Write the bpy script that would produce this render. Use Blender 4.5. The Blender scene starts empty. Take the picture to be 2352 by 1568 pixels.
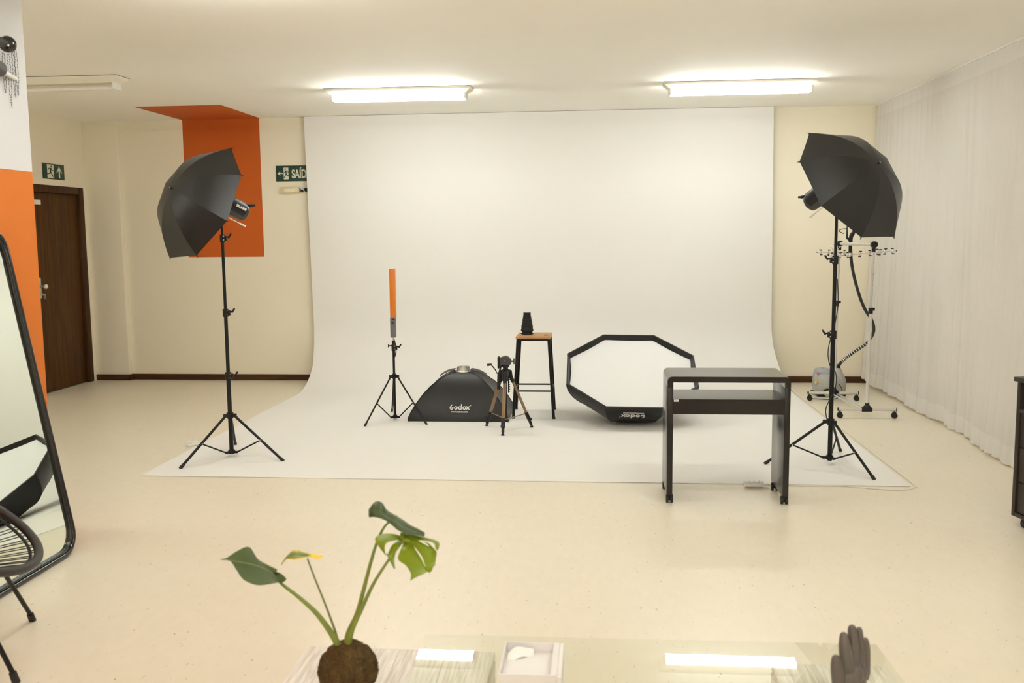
import bpy, bmesh, math, random
from mathutils import Vector, Matrix, noise
random.seed(7)
SC = bpy.context.scene
COL = SC.collection
PI = math.pi
V = Vector

# ------------------------------------------------------------------ camera
F_PX, PITCH, YAW, ROLL, CAM_H = 2174.4, 0.1126, 0.0917, -0.0096, 1.499
def cam_axes():
    f = V((-math.sin(YAW)*math.cos(PITCH), math.cos(YAW)*math.cos(PITCH), -math.sin(PITCH)))
    r = f.cross(V((0, 0, 1))).normalized(); u = r.cross(f)
    r2 = r*math.cos(ROLL)+u*math.sin(ROLL); u2 = -r*math.sin(ROLL)+u*math.cos(ROLL)
    return r2, u2, f
CR, CU, CF = cam_axes()
cam_d = bpy.data.cameras.new('camera'); cam = bpy.data.objects.new('camera', cam_d); COL.objects.link(cam)
cam_d.sensor_width = 36; cam_d.lens = F_PX/2352*36; cam_d.clip_start = .05
cam.matrix_world = Matrix(((CR.x, CU.x, -CF.x, 0), (CR.y, CU.y, -CF.y, 0), (CR.z, CU.z, -CF.z, CAM_H), (0, 0, 0, 1)))
cam_d.dof.use_dof = True; cam_d.dof.focus_distance = 7.4; cam_d.dof.aperture_fstop = 4.5
SC.camera = cam
def at(px, py, y):
    """the point of the room seen at a pixel of the photograph, at depth y"""
    d = CF + CR*(px-1176)/F_PX - CU*(py-784)/F_PX
    return V((0, 0, CAM_H)) + d*(y/d.y)

# ------------------------------------------------------------------ world, exposure
w = bpy.data.worlds.new('world'); SC.world = w; w.use_nodes = True
w.node_tree.nodes['Background'].inputs[0].default_value = (.02, .025, .04, 1)
w.node_tree.nodes['Background'].inputs[1].default_value = .3
SC.view_settings.view_transform = 'Standard'; SC.view_settings.look = 'None'
SC.view_settings.gamma = 1; SC.view_settings.use_curve_mapping = False
SC.view_settings.exposure = 0.0
SC.cycles.use_denoising = True
SC.cycles.max_bounces = 14; SC.cycles.diffuse_bounces = 7; SC.cycles.glossy_bounces = 6
SC.cycles.transparent_max_bounces = 16
TUBE_POWER = 59.0
TUBE_COLOR = (.965, 1.0, .985)

H = 2.7          # ceiling height
D = 9.59         # back wall

# ------------------------------------------------------------------ materials
MATS = {}
def mat(name, col, rough=.6, metal=0., spec=.5, var=.0, vscale=20., bump=0., bscale=200., coat=0., sss=0, emit=None):
    if name in MATS: return MATS[name]
    m = bpy.data.materials.new(name); m.use_nodes = True; MATS[name] = m
    nt = m.node_tree; b = nt.nodes['Principled BSDF']
    b.inputs['Base Color'].default_value = (*col, 1); b.inputs['Roughness'].default_value = rough
    b.inputs['Metallic'].default_value = metal; b.inputs['Specular IOR Level'].default_value = spec
    b.inputs['Coat Weight'].default_value = coat
    tc = nt.nodes.new('ShaderNodeTexCoord')
    if var > 0:
        n = nt.nodes.new('ShaderNodeTexNoise'); n.inputs['Scale'].default_value = vscale; n.inputs['Detail'].default_value = 4
        nt.links.new(tc.outputs['Object'], n.inputs['Vector'])
        mx = nt.nodes.new('ShaderNodeMix'); mx.data_type = 'RGBA'
        mx.inputs[6].default_value = (*[c*(1-var) for c in col], 1); mx.inputs[7].default_value = (*[min(1, c*(1+var)) for c in col], 1)
        nt.links.new(n.outputs['Fac'], mx.inputs[0]); nt.links.new(mx.outputs[2], b.inputs['Base Color'])
    if bump > 0:
        n = nt.nodes.new('ShaderNodeTexNoise'); n.inputs['Scale'].default_value = bscale
        nt.links.new(tc.outputs['Object'], n.inputs['Vector'])
        bp = nt.nodes.new('ShaderNodeBump'); bp.inputs['Strength'].default_value = bump; bp.inputs['Distance'].default_value = .002
        nt.links.new(n.outputs['Fac'], bp.inputs['Height']); nt.links.new(bp.outputs['Normal'], b.inputs['Normal'])
    return m

def N(nt, t, **kw):
    n = nt.nodes.new(t)
    for k, v in kw.items(): setattr(n, k, v)
    return n
def math_node(nt, op, a, b=None):
    n = N(nt, 'ShaderNodeMath', operation=op)
    for i, x in enumerate((a, b)):
        if x is None: continue
        if isinstance(x, (int, float)): n.inputs[i].default_value = x
        else: nt.links.new(x, n.inputs[i])
    return n.outputs[0]
def region_mask(nt, socks):
    """product of (value > lo) and (value < hi) for (socket, lo, hi)"""
    out = None
    for s, lo, hi in socks:
        for op, val in (('GREATER_THAN', lo), ('LESS_THAN', hi)):
            o = math_node(nt, op, s, val)
            out = o if out is None else math_node(nt, 'MULTIPLY', out, o)
    return out
def painted_wall(name, base, paint, boxes, var=.03, skew=None):
    """wall paint with areas of a second paint colour; boxes: lists of (axis, lo, hi)"""
    m = mat(name, base, .75, var=var, vscale=1.3, bump=.15, bscale=180)
    nt = m.node_tree; b = nt.nodes['Principled BSDF']
    geo = N(nt, 'ShaderNodeNewGeometry'); sep = N(nt, 'ShaderNodeSeparateXYZ'); nt.links.new(geo.outputs['Position'], sep.inputs[0])
    tot = None
    for bx in boxes:
        mk = region_mask(nt, [(sep.outputs[a], lo, hi) for a, lo, hi in bx])
        tot = mk if tot is None else math_node(nt, 'MAXIMUM', tot, mk)
    mx = N(nt, 'ShaderNodeMix', data_type='RGBA')
    src = b.inputs['Base Color'].links[0].from_socket
    nt.links.new(src, mx.inputs[6]); mx.inputs[7].default_value = (*paint, 1)
    nt.links.new(tot, mx.inputs[0]); nt.links.new(mx.outputs[2], b.inputs['Base Color'])
    return m

CREAM = (.86, .80, .645)
ORANGE_DEEP = (.50, .092, .003)
ORANGE = (.56, .145, .010)
M_wall = painted_wall('cream_wall_paint', CREAM, ORANGE_DEEP, [[(0, -4.27, -3.455), (2, 1.294, 2.8), (1, 9.3, 9.8)]])
M_ceil = painted_wall('ceiling_paint', (.94, .92, .86), ORANGE_DEEP, [[(0, -4.27, -3.44), (1, 8.56, 9.8)]])
M_pillar = painted_wall('two_tone_pillar_paint', (.66, .66, .67), ORANGE, [[(2, -1, 1.83)]])
M_sidewall = mat('side_wall_paint', CREAM, .75, var=.03, vscale=1.3, bump=.15, bscale=180)

def floor_material():
    m = bpy.data.materials.new('speckled_vinyl_floor'); m.use_nodes = True; nt = m.node_tree; b = nt.nodes['Principled BSDF']
    b.inputs['Roughness'].default_value = .34; b.inputs['Specular IOR Level'].default_value = .38
    geo = N(nt, 'ShaderNodeNewGeometry')
    def mapped(sx, sy):
        mp = N(nt, 'ShaderNodeMapping'); mp.inputs['Scale'].default_value = (sx, sy, 1); nt.links.new(geo.outputs['Position'], mp.inputs[0]); return mp.outputs[0]
    n1 = N(nt, 'ShaderNodeTexNoise'); n1.inputs['Scale'].default_value = .9; n1.inputs['Detail'].default_value = 3; nt.links.new(mapped(1, 1), n1.inputs['Vector'])
    n2 = N(nt, 'ShaderNodeTexNoise'); n2.inputs['Scale'].default_value = 30; n2.inputs['Detail'].default_value = 5; nt.links.new(mapped(1, .35), n2.inputs['Vector'])
    cr = N(nt, 'ShaderNodeValToRGB'); cr.color_ramp.elements[0].position = .3; cr.color_ramp.elements[1].position = .7
    cr.color_ramp.elements[0].color = (.735, .672, .54, 1); cr.color_ramp.elements[1].color = (.79, .727, .60, 1)
    mixf = math_node(nt, 'ADD', math_node(nt, 'MULTIPLY', n1.outputs[0], .5), math_node(nt, 'MULTIPLY', n2.outputs[0], .5))
    nt.links.new(mixf, cr.inputs[0])
    last = cr.outputs[0]
    for sx, sy, thr, pres, colr, seed, amt in ((34, 12, .06, .22, (.36, .24, .13), 0, .6), (52, 20, .085, .35, (.50, .43, .32), 5, .5), (22, 9, .04, .10, (.30, .12, .07), 9, .75)):
        vo = N(nt, 'ShaderNodeTexVoronoi'); vo.inputs['Scale'].default_value = 1
        mp = N(nt, 'ShaderNodeMapping'); mp.inputs['Scale'].default_value = (sx, sy, 1); mp.inputs['Location'].default_value = (seed, seed, seed*3.1)
        mp.inputs['Rotation'].default_value = (0, 0, .12)
        # a little noise bends the flecks so that they differ
        nz = N(nt, 'ShaderNodeTexNoise'); nz.inputs['Scale'].default_value = 6; nt.links.new(geo.outputs['Position'], nz.inputs['Vector'])
        va = N(nt, 'ShaderNodeVectorMath', operation='MULTIPLY_ADD'); va.inputs[1].default_value = (.10, .10, 0)
        nt.links.new(nz.outputs['Color'], va.inputs[0]); nt.links.new(geo.outputs['Position'], va.inputs[2])
        nt.links.new(va.outputs[0], mp.inputs[0]); nt.links.new(mp.outputs[0], vo.inputs['Vector'])
        near = math_node(nt, 'LESS_THAN', vo.outputs['Distance'], thr*1.6)
        sp = N(nt, 'ShaderNodeSeparateColor'); nt.links.new(vo.outputs['Color'], sp.inputs[0])
        on = math_node(nt, 'LESS_THAN', sp.outputs[0], pres)
        k = math_node(nt, 'MULTIPLY', math_node(nt, 'MULTIPLY', near, on), amt)
        mx = N(nt, 'ShaderNodeMix', data_type='RGBA'); nt.links.new(k, mx.inputs[0]); nt.links.new(last, mx.inputs[6]); mx.inputs[7].default_value = (*colr, 1)
        last = mx.outputs[2]
    nt.links.new(last, b.inputs['Base Color'])
    bp = N(nt, 'ShaderNodeBump'); bp.inputs['Strength'].default_value = .05; nt.links.new(n1.outputs[0], bp.inputs['Height'])
    return m
M_floor = floor_material()

def wood_material(name, c1, c2, scale=(3, 40, 40), rough=.5, spec=.4):
    m = bpy.data.materials.new(name); m.use_nodes = True; nt = m.node_tree; b = nt.nodes['Principled BSDF']
    b.inputs['Roughness'].default_value = rough; b.inputs['Specular IOR Level'].default_value = spec
    geo = N(nt, 'ShaderNodeNewGeometry')
    mp = N(nt, 'ShaderNodeMapping'); mp.inputs['Scale'].default_value = scale; nt.links.new(geo.outputs['Position'], mp.inputs[0])
    n = N(nt, 'ShaderNodeTexNoise'); n.inputs['Scale'].default_value = 1; n.inputs['Detail'].default_value = 6; n.inputs['Distortion'].default_value = .6
    nt.links.new(mp.outputs[0], n.inputs['Vector'])
    cr = N(nt, 'ShaderNodeValToRGB'); cr.color_ramp.elements[0].position = .38; cr.color_ramp.elements[1].position = .62
    cr.color_ramp.elements[0].color = (*c1, 1); cr.color_ramp.elements[1].color = (*c2, 1)
    nt.links.new(n.outputs[0], cr.inputs[0]); nt.links.new(cr.outputs[0], b.inputs['Base Color'])
    return m
M_door = wood_material('dark_door_veneer', (.050, .021, .0035), (.080, .036, .006), (30, 30, 1.5), .5, .2)
M_frame = wood_material('door_frame_wood', (.040, .016, .004), (.058, .024, .006), (30, 30, 2), .5, .2)
M_base = wood_material('baseboard_wood', (.050, .020, .006), (.075, .030, .010), (3, 30, 30), .5, .2)
M_stoolwood = wood_material('stool_seat_wood', (.34, .17, .065), (.49, .27, .12), (3, 30, 30), .5)
M_white_wood = wood_material('whitewashed_wood', (.66, .59, .51), (.86, .83, .79), (110, 6, 30), .7)
M_desk = wood_material('espresso_laminate', (.005, .0042, .0038), (.0075, .006, .0055), (4, 60, 60), .25, .18)
b_ = M_desk.node_tree.nodes['Principled BSDF']; b_.inputs['Coat Weight'].default_value = .45; b_.inputs['Coat Roughness'].default_value = .2
M_cab = wood_material('dark_cabinet_laminate', (.022, .016, .012), (.032, .024, .017), (40, 3, 3), .42, .25)

M_paper = mat('white_backdrop_paper', (.80, .788, .755), .85, spec=.15, var=.008, vscale=2)
M_black = mat('black_metal', (.008, .0075, .0072), .42, spec=.25)
M_blackp = mat('black_plastic', (.010, .0095, .010), .48, spec=.3)
M_rubber = mat('black_rubber', (.012, .012, .012), .7)
M_umb = mat('black_umbrella_fabric', (.0095, .0092, .009), .42, spec=.45, var=.1, vscale=60)
M_umbin = mat('silver_umbrella_lining', (.75, .74, .70), .4, spec=.5)
M_soft = mat('black_softbox_nylon', (.008, .0078, .0075), .45, spec=.4, bump=.3, bscale=60)
M_diff = mat('white_diffuser_cloth', (.79, .80, .80), .9, spec=.1)
M_steel = mat('brushed_aluminium', (.62, .61, .59), .35, metal=.9)
M_silver = mat('silver_metal', (.72, .71, .68), .3, metal=.75)
M_chrome = mat('chrome', (.75, .74, .72), .15, metal=1)
M_bronze = mat('bronze_anodised_metal', (.26, .165, .085), .42, metal=.35)
M_white = mat('white_plastic', (.82, .80, .76), .45)
M_ink = mat('white_print', (.85, .84, .80), .6)
M_grayp = mat('grey_plastic', (.14, .14, .145), .5)
M_orangep = mat('orange_filter_gel', (.70, .20, .012), .4)
M_green = mat('dark_green_sign', (.010, .045, .028), .5)
M_signw = mat('pale_sign_print', (.72, .72, .56), .6)
M_cream = mat('yellowed_plastic', (.72, .63, .38), .35)
M_enamel = mat('cream_enamel_metal', (.80, .75, .63), .45, var=.02)
M_wht = mat('white_cardboard', (.80, .785, .775), .7)
M_tissue = mat('white_tissue', (.93, .92, .90), .5)
M_moss = mat('brown_coir_moss', (.075, .046, .017), .95, spec=.1, var=.95, vscale=45, bump=1.0, bscale=260)
M_stem = mat('green_stem', (.17, .215, .03), .45, var=.3, vscale=25)
M_leafd = mat('dark_green_leaf', (.072, .108, .030), .42, var=.22, vscale=18)
M_leafm = mat('mid_green_leaf', (.085, .122, .030), .5, var=.25, vscale=18)
M_leafl = mat('bright_green_leaf', (.23, .31, .008), .4, var=.3, vscale=22)
M_hand = mat('grey_matte_resin', (.110, .094, .083), .32, spec=.5)
M_steam = mat('silver_grey_plastic', (.42, .42, .39), .35, metal=.2)
M_steamb = mat('blue_grey_plastic', (.30, .32, .36), .3)
M_cord = mat('white_cable', (.74, .70, .62), .5)
M_red = mat('red_label', (.7, .07, .05), .5)
M_yellow = mat('yellow_label', (.8, .5, .05), .5)
M_hose = mat('black_hose', (.02, .02, .02), .5)
M_grey_hole = mat('dark_gap', (.01, .01, .01), .9)
M_wick = mat('black_wicker_cord', (.020, .017, .016), .5, var=.3, vscale=200, bump=.8, bscale=350)
M_bead = mat('dark_silver_beads', (.16, .155, .16), .3, metal=.6)
M_gloss = mat('glossy_black_plastic', (.006, .006, .007), .12, spec=.6)

for m_, k_ in ((M_soft, .03), (M_umb, .06)):
    b_ = m_.node_tree.nodes['Principled BSDF']; b_.inputs['Sheen Weight'].default_value = k_; b_.inputs['Sheen Roughness'].default_value = .35

def leaf_translucency(m, col):
    nt = m.node_tree; b = nt.nodes['Principled BSDF']; out = nt.nodes['Material Output']
    tr = N(nt, 'ShaderNodeBsdfTranslucent'); tr.inputs[0].default_value = (*col, 1)
    mx = N(nt, 'ShaderNodeMixShader'); mx.inputs[0].default_value = .3
    nt.links.new(b.outputs[0], mx.inputs[1]); nt.links.new(tr.outputs[0], mx.inputs[2]); nt.links.new(mx.outputs[0], out.inputs[0])
leaf_translucency(M_leafl, (.50, .58, .005)); leaf_translucency(M_leafm, (.10, .16, .02)); leaf_translucency(M_leafd, (.08, .13, .02))

def yellow_edge_leaf():
    m = mat('yellowing_leaf', (.23, .26, .04), .45)
    nt = m.node_tree; b = nt.nodes['Principled BSDF']
    at_ = N(nt, 'ShaderNodeAttribute', attribute_name='edge'); 
    mx = N(nt, 'ShaderNodeMix', data_type='RGBA'); mx.inputs[6].default_value = (.17, .21, .045, 1); mx.inputs[7].default_value = (.85, .58, .03, 1)
    nt.links.new(at_.outputs['Fac'], mx.inputs[0]); nt.links.new(mx.outputs[2], b.inputs['Base Color'])
    return m
M_leafy = yellow_edge_leaf()

def glass_material(name='clear_table_glass', tint=(.972, .984, .955)):
    m = bpy.data.materials.new(name); m.use_nodes = True; nt = m.node_tree
    nt.nodes.remove(nt.nodes['Principled BSDF']); out = nt.nodes['Material Output']
    t = N(nt, 'ShaderNodeBsdfTransparent'); t.inputs[0].default_value = (*tint, 1)
    g = N(nt, 'ShaderNodeBsdfGlossy'); g.inputs['Roughness'].default_value = .01
    fr = N(nt, 'ShaderNodeFresnel'); fr.inputs['IOR'].default_value = 1.5
    mx = N(nt, 'ShaderNodeMixShader'); geo = N(nt, 'ShaderNodeNewGeometry')
    nt.links.new(math_node(nt, 'MULTIPLY', fr.outputs[0], math_node(nt, 'SUBTRACT', 1.0, geo.outputs['Backfacing'])), mx.inputs[0]); nt.links.new(t.outputs[0], mx.inputs[1]); nt.links.new(g.outputs[0], mx.inputs[2])
    nt.links.new(mx.outputs[0], out.inputs[0]); return m
M_glass = glass_material()
def mirror_material():
    m = bpy.data.materials.new('mirror_glass'); m.use_nodes = True; nt = m.node_tree
    b = nt.nodes['Principled BSDF']; b.inputs['Base Color'].default_value = (.86, .90, .82, 1); b.inputs['Metallic'].default_value = 1; b.inputs['Roughness'].default_value = .0
    return m
M_mirror = mirror_material()
def curtain_material(name, op):
    m = bpy.data.materials.new(name); m.use_nodes = True; nt = m.node_tree; b = nt.nodes['Principled BSDF']; out = nt.nodes['Material Output']
    b.inputs['Base Color'].default_value = (.87, .855, .835, 1); b.inputs['Roughness'].default_value = .9; b.inputs['Specular IOR Level'].default_value = .1
    tl = N(nt, 'ShaderNodeBsdfTranslucent'); tl.inputs[0].default_value = (.87, .855, .835, 1)
    m1 = N(nt, 'ShaderNodeMixShader'); m1.inputs[0].default_value = .28; nt.links.new(b.outputs[0], m1.inputs[1]); nt.links.new(tl.outputs[0], m1.inputs[2])
    tp = N(nt, 'ShaderNodeBsdfTransparent')
    m2 = N(nt, 'ShaderNodeMixShader'); m2.inputs[0].default_value = op; nt.links.new(m1.outputs[0], m2.inputs[1]); nt.links.new(tp.outputs[0], m2.inputs[2])
    nt.links.new(m2.outputs[0], out.inputs[0]); return m
M_sheer = curtain_material('sheer_curtain_voile', .09); M_hem = curtain_material('doubled_curtain_voile', .03)
def tube_material():
    m = bpy.data.materials.new('lit_fluorescent_tube'); m.use_nodes = True; nt = m.node_tree; b = nt.nodes['Principled BSDF']
    b.inputs['Base Color'].default_value = (.9, .9, .9, 1); b.inputs['Emission Color'].default_value = (*TUBE_COLOR, 1); b.inputs['Emission Strength'].default_value = TUBE_POWER
    return m
M_tube = tube_material()
M_tube_off = mat('unlit_fluorescent_tube', (.80, .77, .70), .25)

# ------------------------------------------------------------------ mesh helpers
class MB:
    def __init__(s): s.bm = bmesh.new(); s.mi = 0
    def _new(s, fs):
        for f in fs: f.material_index = s.mi
    def box(s, c, size, rot=None, bev=0, seg=2):
        r = bmesh.ops.create_cube(s.bm, size=1.0); vs = r['verts']
        M = Matrix.Diagonal((*size, 1))
        bmesh.ops.transform(s.bm, matrix=M, verts=vs)
        if bev > 0:
            es = list({e for v in vs for e in v.link_edges})
            rr = bmesh.ops.bevel(s.bm, geom=es, offset=bev, segments=seg, affect='EDGES', profile=.5)
            vs = list({v for f in rr['faces'] for v in f.verts} | {v for v in vs if v.is_valid})
        T = Matrix.Translation(V(c))
        if rot is not None:
            T = T @ (rot.to_4x4() if isinstance(rot, Matrix) else Matrix.Rotation(rot, 4, 'Z'))
        bmesh.ops.transform(s.bm, matrix=T, verts=vs)
        s._new({f for v in vs for f in v.link_faces}); return s
    def bb(s, x0, x1, y0, y1, z0, z1, bev=0, seg=2):
        return s.box(((x0+x1)/2, (y0+y1)/2, (z0+z1)/2), (abs(x1-x0), abs(y1-y0), abs(z1-z0)), bev=bev, seg=seg)
    def cyl(s, p0, p1, r0, r1=None, seg=16, caps=True):
        p0, p1 = V(p0), V(p1); r1 = r0 if r1 is None else r1
        d = p1-p0; L = d.length
        q = d.to_track_quat('Z', 'Y').to_matrix().to_4x4()
        rr = bmesh.ops.create_cone(s.bm, cap_ends=caps, cap_tris=False, segments=seg, radius1=r0, radius2=max(r1, 1e-5), depth=L, matrix=Matrix.Translation((p0+p1)/2) @ q)
        s._new({f for v in rr['verts'] for f in v.link_faces}); return s
    def ell(s, c, rad, rot=None, u=20, v=12):
        M = Matrix.Translation(V(c)) @ (rot.to_4x4() if rot is not None else Matrix.Identity(4)) @ Matrix.Diagonal((*rad, 1))
        rr = bmesh.ops.create_uvsphere(s.bm, u_segments=u, v_segments=v, radius=1, matrix=M)
        s._new({f for v_ in rr['verts'] for f in v_.link_faces}); return s
    def tube(s, pts, r, seg=8, closed=False, caps=True):
        pts = [V(p) for p in pts]; n = len(pts)
        rs = r if isinstance(r, (list, tuple)) else [r]*n
        rings = []; up = None
        for i, p in enumerate(pts):
            if closed: t = pts[(i+1) % n]-pts[i-1]
            else: t = pts[min(i+1, n-1)]-pts[max(i-1, 0)]
            t = t.normalized() if t.length > 1e-9 else V((0, 0, 1))
            if up is None:
                up = t.orthogonal().normalized()
            else:
                up = (up-t*up.dot(t)); up = up.normalized() if up.length > 1e-6 else t.orthogonal().normalized()
            sd = t.cross(up)
            rings.append([s.bm.verts.new(p+(up*math.cos(a)+sd*math.sin(a))*rs[i]) for a in [2*PI*k/seg for k in range(seg)]])
        fs = []
        for i in range(n if closed else n-1):
            a, b = rings[i], rings[(i+1) % n]
            off = 0
            if closed and i == n-1:
                off = min(range(seg), key=lambda o: (a[0].co-b[o].co).length)
            for k in range(seg):
                fs.append(s.bm.faces.new((a[k], a[(k+1) % seg], b[(k+1+off) % seg], b[(k+off) % seg])))
        if caps and not closed:
            fs.append(s.bm.faces.new(rings[0][::-1])); fs.append(s.bm.faces.new(rings[-1]))
        s._new(fs); return s
    def lathe(s, prof, c, axis=(0, 0, 1), seg=24, caps=True):
        """prof: (radius, height) pairs along axis from c"""
        ax = V(axis).normalized(); u = ax.orthogonal().normalized(); v = ax.cross(u); c = V(c); rings = []
        for r, h in prof:
            rings.append([s.bm.verts.new(c+ax*h+(u*math.cos(a)+v*math.sin(a))*max(r, 1e-5)) for a in [2*PI*k/seg for k in range(seg)]])
        fs = []
        for a, b in zip(rings, rings[1:]):
            for k in range(seg): fs.append(s.bm.faces.new((a[k], a[(k+1) % seg], b[(k+1) % seg], b[k])))
        if caps: fs.append(s.bm.faces.new(rings[0][::-1])); fs.append(s.bm.faces.new(rings[-1]))
        s._new(fs); return s
    def grid(s, rows):
        """rows of points -> quads"""
        R = [[s.bm.verts.new(p) for p in row] for row in rows]; fs = []
        for a, b in zip(R, R[1:]):
            for k in range(len(a)-1): fs.append(s.bm.faces.new((a[k], a[k+1], b[k+1], b[k])))
        s._new(fs); return s
    def prism(s, pts, off):
        """closed polygon extruded by the vector off"""
        off = V(off); a = [s.bm.verts.new(V(p)) for p in pts]; b = [s.bm.verts.new(V(p)+off) for p in pts]; n = len(pts)
        fs = [s.bm.faces.new(a), s.bm.faces.new(b[::-1])]
        for k in range(n): fs.append(s.bm.faces.new((a[k], b[k], b[(k+1) % n], a[(k+1) % n])))
        s._new(fs); return s
    def build(s, name, m, parent=None, smooth=True, solid=0, angle=38, subsurf=0, bevel=0):
        me = bpy.data.meshes.new(name)
        bmesh.ops.recalc_face_normals(s.bm, faces=s.bm.faces)
        root = origin_of(parent)
        bmesh.ops.translate(s.bm, vec=-root, verts=s.bm.verts)
        s.bm.to_mesh(me); s.bm.free()
        for mm in (m if isinstance(m, (list, tuple)) else [m]): me.materials.append(mm)
        o = bpy.data.objects.new(name, me); COL.objects.link(o)
        if parent is not None: o.parent = parent
        if smooth:
            for p in me.polygons: p.use_smooth = True
            me.set_sharp_from_angle(angle=math.radians(angle))
            if solid:                      # open borders stay crisp once the sheet has thickness
                cnt = {}
                for p in me.polygons:
                    for ek in p.edge_keys: cnt[ek] = cnt.get(ek, 0)+1
                for e in me.edges:
                    if cnt.get(e.key, 0) < 2: e.use_edge_sharp = True
        if solid:
            md = o.modifiers.new('thickness', 'SOLIDIFY'); md.thickness = solid; md.offset = 0
        if bevel:
            md = o.modifiers.new('soft_edges', 'BEVEL'); md.width = bevel; md.segments = 2; md.limit_method = 'ANGLE'
        if subsurf:
            md = o.modifiers.new('smooth', 'SUBSURF'); md.levels = subsurf; md.render_levels = subsurf
        return o
def origin_of(p):
    t = V((0, 0, 0))
    while p is not None:
        t += p.location; p = p.parent
    return t
def tag(o, label=None, cat=None, group=None, kind=None):
    if label: o['label'] = label
    if cat: o['category'] = cat
    if group: o['group'] = group
    if kind: o['kind'] = kind
    return o
def thing(name, loc, label, cat, group=None):
    o = bpy.data.objects.new(name, None); COL.objects.link(o); o.location = loc; o.empty_display_size = .05
    return tag(o, label, cat, group)
def struct(name, mb, m, parent=None, **kw):
    o = mb.build(name, m, parent, **kw)
    if parent is None: o['kind'] = 'structure'
    return o
def copy_tree(o, loc, **tags):
    r = o.copy(); COL.objects.link(r); r.location = loc
    for k, v_ in tags.items(): r[k] = v_
    for ch in o.children:
        c = ch.copy(); COL.objects.link(c); c.parent = r
        for g in ch.children:
            d = g.copy(); COL.objects.link(d); d.parent = c
    return r
def smoothline(pts, n=12, closed=False):
    """Catmull-Rom through the points"""
    pts = [V(p) for p in pts]; out = []; m = len(pts)
    rng = range(m if closed else m-1)
    for i in rng:
        if closed: p0, p1, p2, p3 = pts[i-1], pts[i], pts[(i+1) % m], pts[(i+2) % m]
        else: p0, p1, p2, p3 = pts[max(i-1, 0)], pts[i], pts[i+1], pts[min(i+2, m-1)]
        for k in range(n):
            t = k/n
            out.append(.5*((2*p1)+(-p0+p2)*t+(2*p0-5*p1+4*p2-p3)*t*t+(-p0+3*p1-3*p2+p3)*t**3))
    if not closed: out.append(pts[-1])
    return out
def text_obj(name, body, size, m, parent, origin, xdir, ydir, extrude=.0006, bold=0, xs=1.0):
    """flat lettering, centred on origin, x along xdir and letter tops towards ydir"""
    cu = bpy.data.curves.new(name, 'FONT'); cu.body = body; cu.size = size; cu.extrude = extrude; cu.offset = bold
    cu.align_x = 'CENTER'; cu.align_y = 'CENTER'
    tmp = bpy.data.objects.new('tmp_text', cu); COL.objects.link(tmp)
    dg = bpy.context.evaluated_depsgraph_get(); me = bpy.data.meshes.new_from_object(tmp.evaluated_get(dg))
    bpy.data.objects.remove(tmp); bpy.data.curves.remove(cu)
    x = V(xdir).normalized(); y = V(ydir).normalized(); z = x.cross(y).normalized()
    o0 = V(origin)-origin_of(parent)
    for v_ in me.vertices: v_.co = o0+x*v_.co.x*xs+y*v_.co.y+z*v_.co.z
    me.materials.clear(); me.materials.append(m); me.name = name
    o = bpy.data.objects.new(name, me); COL.objects.link(o); o.parent = parent
    return o
def strokes_obj(name, polys, m, parent, origin, xdir, ydir, depth=.001):
    """lettering drawn as flat polygons in letter units"""
    x = V(xdir).normalized(); y = V(ydir).normalized(); z = x.cross(y).normalized(); o0 = V(origin); mb = MB()
    for p in polys: mb.prism([o0+x*a+y*b for a, b in p], z*depth)
    return mb.build(name, m, parent, smooth=False)
def wordmark(size):
    """polygons of the round lower-case word on the softboxes; size = height of the o"""
    t = .24*size; R = size/2; P = []
    def ring(cx, cy, r, a0=0, a1=360, n=20):
        for k in range(n):
            b0 = math.radians(a0+(a1-a0)*k/n); b1 = math.radians(a0+(a1-a0)*(k+1)/n)
            P.append([(cx+r*math.cos(b0), cy+r*math.sin(b0)), (cx+r*math.cos(b1), cy+r*math.sin(b1)), (cx+(r-t)*math.cos(b1), cy+(r-t)*math.sin(b1)), (cx+(r-t)*math.cos(b0), cy+(r-t)*math.sin(b0))])
    def bar(x0, y0, x1, y1, w_=t):
        d = V((x1-x0, y1-y0)).normalized(); n = V((-d.y, d.x))*w_/2
        P.append([(x0+n.x, y0+n.y), (x1+n.x, y1+n.y), (x1-n.x, y1-n.y), (x0-n.x, y0-n.y)])
    cx = R*1.05
    ring(cx, R*1.05, R*1.05, 115, 375); bar(cx-.1*R, R*1.0, cx+R*1.02, R*1.15, t*.9); bar(cx-.75*R, R*1.5, cx+.25*R, 2.75*R, t)
    cx = R*3.35; ring(cx, R, R)
    cx = R*5.55; ring(cx, R, R); bar(cx+R-t/2, 0, cx+R-t/2, 3.1*R, t)
    cx = R*7.9; ring(cx, R, R)
    x0 = R*8.9; bar(x0, 0.05*R, x0+1.75*R, 1.95*R, t*1.05); bar(x0, 1.95*R, x0+1.75*R, .05*R, t*1.05)
    ring(R*11.3, R*2.3, R*.28, n=8)
    wd = R*10.6
    return [[(a-wd/2, b) for a, b in p] for p in P]

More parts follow.
